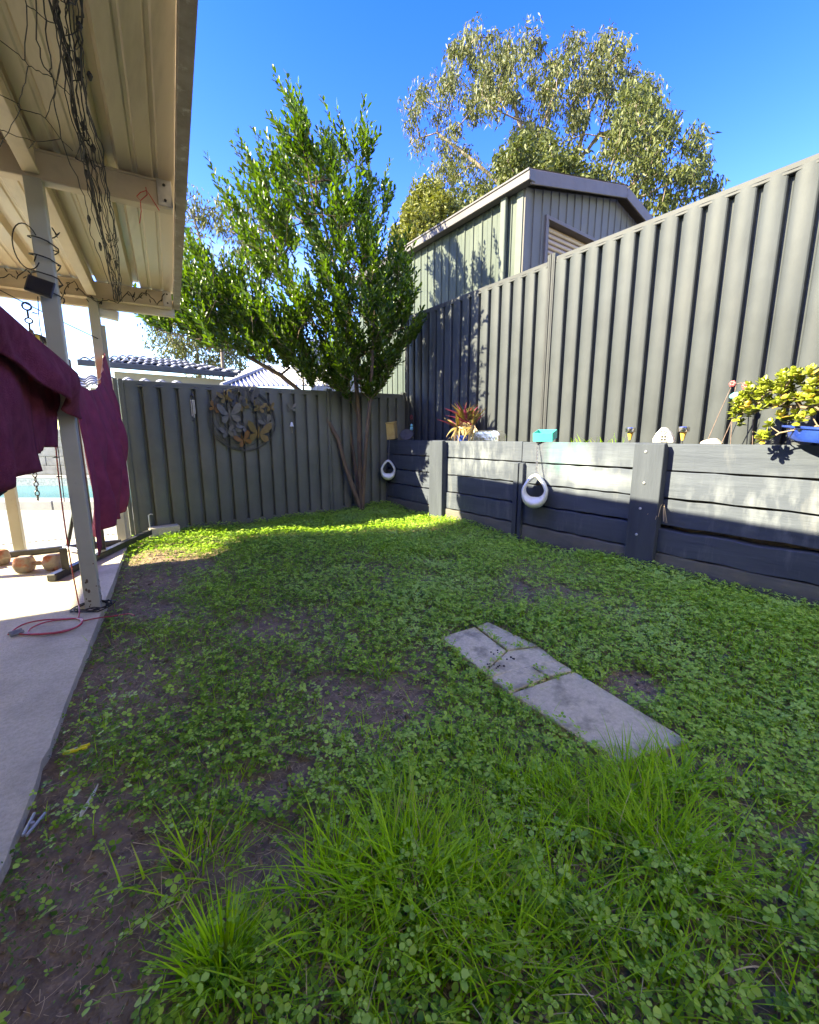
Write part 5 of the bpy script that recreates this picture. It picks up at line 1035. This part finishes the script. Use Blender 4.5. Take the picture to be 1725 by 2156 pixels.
V, F = blades('g', X, Y, g, g.uniform(.05,.125,len(X)), g.uniform(.0018,.0042,len(X)), .55, grass_m, .9, n=5); tag(npmesh('medium_grass', V, F, grass_m), kind='stuff')
TUFT = [(860,1880,.22,.075,280),(700,1890,.19,.06,130),(1000,1840,.17,.06,130),(1150,1690,.15,.07,210),(1330,1660,.16,.07,240),(1420,1640,.15,.06,180),(1240,1690,.15,.06,160),(1040,1650,.13,.10,170),(880,1690,.13,.09,140),(1400,1800,.20,.08,200),(1300,1780,.16,.08,140),(420,1810,.14,.07,90),(1060,2080,.16,.10,170),(1200,1960,.17,.12,150),(1560,1480,.12,.09,90),(1640,1400,.12,.10,90),(1400,1330,.10,.10,80),(830,2090,.13,.10,140),(660,2110,.12,.10,140),(1330,2120,.14,.12,130),(1640,1930,.15,.12,120),(800,1400,.08,.06,60),(1510,1340,.10,.12,80),(950,1950,.17,.10,150),(1110,1870,.16,.10,130),(960,1600,.09,.12,120),(780,1570,.08,.1,70),(1560,1700,.13,.12,110),(1480,1900,.15,.12,110),(1500,2090,.13,.12,110)]
VV, FF, b0 = [], [], 0; g = np.random.default_rng(77)
for x, y, L_, r_, n_ in TUFT:
    p = atz(x, y+18); X = p[0]+g.normal(0, r_*.75, n_); Y = p[1]+g.normal(0, r_*.75, n_); k = in_lawn(X, Y); X, Y = X[k], Y[k]; az = np.arctan2(Y-p[1], X-p[0])+g.normal(0,.9,len(X))
    V, F = blades('t', X, Y, g, g.uniform(.45,1.1,len(X))*L_, g.uniform(.0024,.0066,len(X)), .42, grass_m, .9, n=6, az=az); VV.append(V); FF.append(F+b0); b0 += len(V)
tag(npmesh('tall_grass', np.concatenate(VV), np.concatenate(FF), grass_m), kind='stuff')
VV, FF, b0 = [], [], 0
for x, y, L_, r_, n_ in TUFT:
    n_ = n_//5; p = atz(x, y+18); X = p[0]+g.normal(0, r_*.8, n_); Y = p[1]+g.normal(0, r_*.8, n_); k = in_lawn(X, Y); X, Y = X[k], Y[k]
    V, F = blades('t', X, Y, g, g.uniform(.3,.8,len(X))*L_, g.uniform(.0018,.004,len(X)), .8, straw_m, 1.2, n=6); VV.append(V); FF.append(F+b0); b0 += len(V)
tag(npmesh('dry_blades', np.concatenate(VV), np.concatenate(FF), straw_m), kind='stuff')
p = atz(470,2060); n_ = 230; X = p[0]+g.normal(0,.022,n_); Y = p[1]+g.normal(0,.022,n_); az = np.arctan2(Y-p[1], X-p[0])+g.normal(0,.35,n_)
V, F = blades('t', X, Y, g, g.uniform(.07,.17,n_), g.uniform(.003,.0055,n_), .48, grass_m, .5, n=6, az=az); tag(npmesh('grass_tuft', V, F, grass_m), 'single bright green grass tuft on bare soil at the bottom left', 'grass tuft')
# dry straw on the bare soil
X, Y, g = scatter(80000, lambda X, Y: np.clip(.10+.75*field(BARE, X, Y), 0, .8), 8); k = len(X)
az = g.uniform(0,6.28,k); L_ = g.uniform(.012,.055,k); V, F = blades('s', X, Y, g, L_, g.uniform(.0010,.0022,k), .1, straw_m, 1., Z0=hill(X, Y)+g.uniform(.002,.009,k), az=az)
V = V.reshape(k, 8, 3); base = V[:,:1]; rel = V-base; d = np.stack([np.cos(az), np.sin(az), np.zeros(k)], 1)[:,None]; V = base+d*rel[:,:,2:]*1.0+np.stack([-np.sin(az), np.cos(az), np.zeros(k)],1)[:,None]*(rel@np.array([.3,.3,0]))[:,:,None]*1.; V[:,:,2] = base[:,:,2]+rel[:,:,2]*.12*g.uniform(-.1,1,k)[:,None]; V[:,1::2] += np.stack([-np.sin(az), np.cos(az), np.zeros(k)],1)[:,None]*.0014
tag(npmesh('straw', V.reshape(-1,3), F, straw_m), kind='stuff')
# small creeping leaves and brown litter close to the soil
for nm, n_, dn, sd, L_, rt_, mt, zz in (('creeping_weed', 200000, lambda X, Y: np.clip(.30+.40*vnoise(X, Y, 7., 21)-.25*rightness(X, Y)-.30*field(BARE, X, Y)+.30*np.exp(-np.maximum(slabd(X, Y)-.05, 0)/.35), .06, 1), 31, .0105, .42, creeper_m, .016), ('leaf_litter', 90000, lambda X, Y: np.clip(.12+.7*field(BARE, X, Y)+.25*np.exp(-np.maximum(slabd(X, Y)-.05, 0)/.3), 0, .9), 32, .012, .30, litter_m, .005)):
    X, Y, g = scatter(n_, dn, sd); k = len(X); a = g.uniform(0, 6.28, k); P_ = np.stack([X, Y, hill(X, Y)+.002+np.abs(g.normal(0, zz, k))], 1); L2 = np.clip(g.lognormal(0,.35,k), .4, 2.2)*L_
    V, F = leaves(P_, np.stack([np.cos(a), np.sin(a), g.normal(.05,.35,k)], 1), np.stack([g.normal(0,.35,k), g.normal(0,.35,k), np.ones(k)], 1), L2, L2*g.uniform(.7,1.3,k)*rt_, .12, .5, .1, rnd=False); tag(npmesh(nm, V, F, mt), kind='stuff')
# clods and crumbs
m = MB(); X, Y, g = scatter(13000, lambda X, Y: np.clip(.12+.7*field(BARE, X, Y), 0, .8), 9)
for x, y in zip(X, Y):
    r = abs(g.normal(.004,.003))+.0018; m.lathe((x,y,hill(x,y)-.001), [(r*.6,0),(r,r*.5),(r*.55,r*1.1)], 5)
tag(obj('soil_crumbs', m, soil_m, fix=False), kind='stuff')
# taller leafy weeds near the camera and along the wall
X, Y, g = scatter(4200, lambda X, Y: np.clip((.06+.5*np.clip(vnoise(X, Y, 6., 12), 0, 1))*(.25+rightness(X, Y))*cov(X, Y), 0, 1), 12); Ps, Ds, Ns, Ls = [], [], [], []; stv = MB()
for x, y in zip(X, Y):
    h = g.uniform(.04,.10); z = hill(x, y); tx, ty = g.normal(0,.25,2)
    stv.tube([(x,y,z), (x+tx*h,y+ty*h,z+h)], .0011, 3, cap=False)
    for j in range(int(h/.011)):
        t = .35+.65*j/(h/.011); a = j*2.4+x*50; Ps.append((x+tx*h*t,y+ty*h*t,z+h*t)); Ds.append((math.cos(a),math.sin(a),.15+.3*g.random())); Ns.append((g.normal(0,.2),g.normal(0,.2),1)); Ls.append(g.uniform(.012,.024)*(1.1-.35*t))
V, F = leaves(Ps, Ds, Ns, Ls, np.array(Ls)*.62, .12, .5, .15); tag(npmesh('leafy_weeds', V, F, clover_m), kind='stuff'); tag(obj('weed_stems', stv, clover_dark_m, fix=False), kind='stuff')
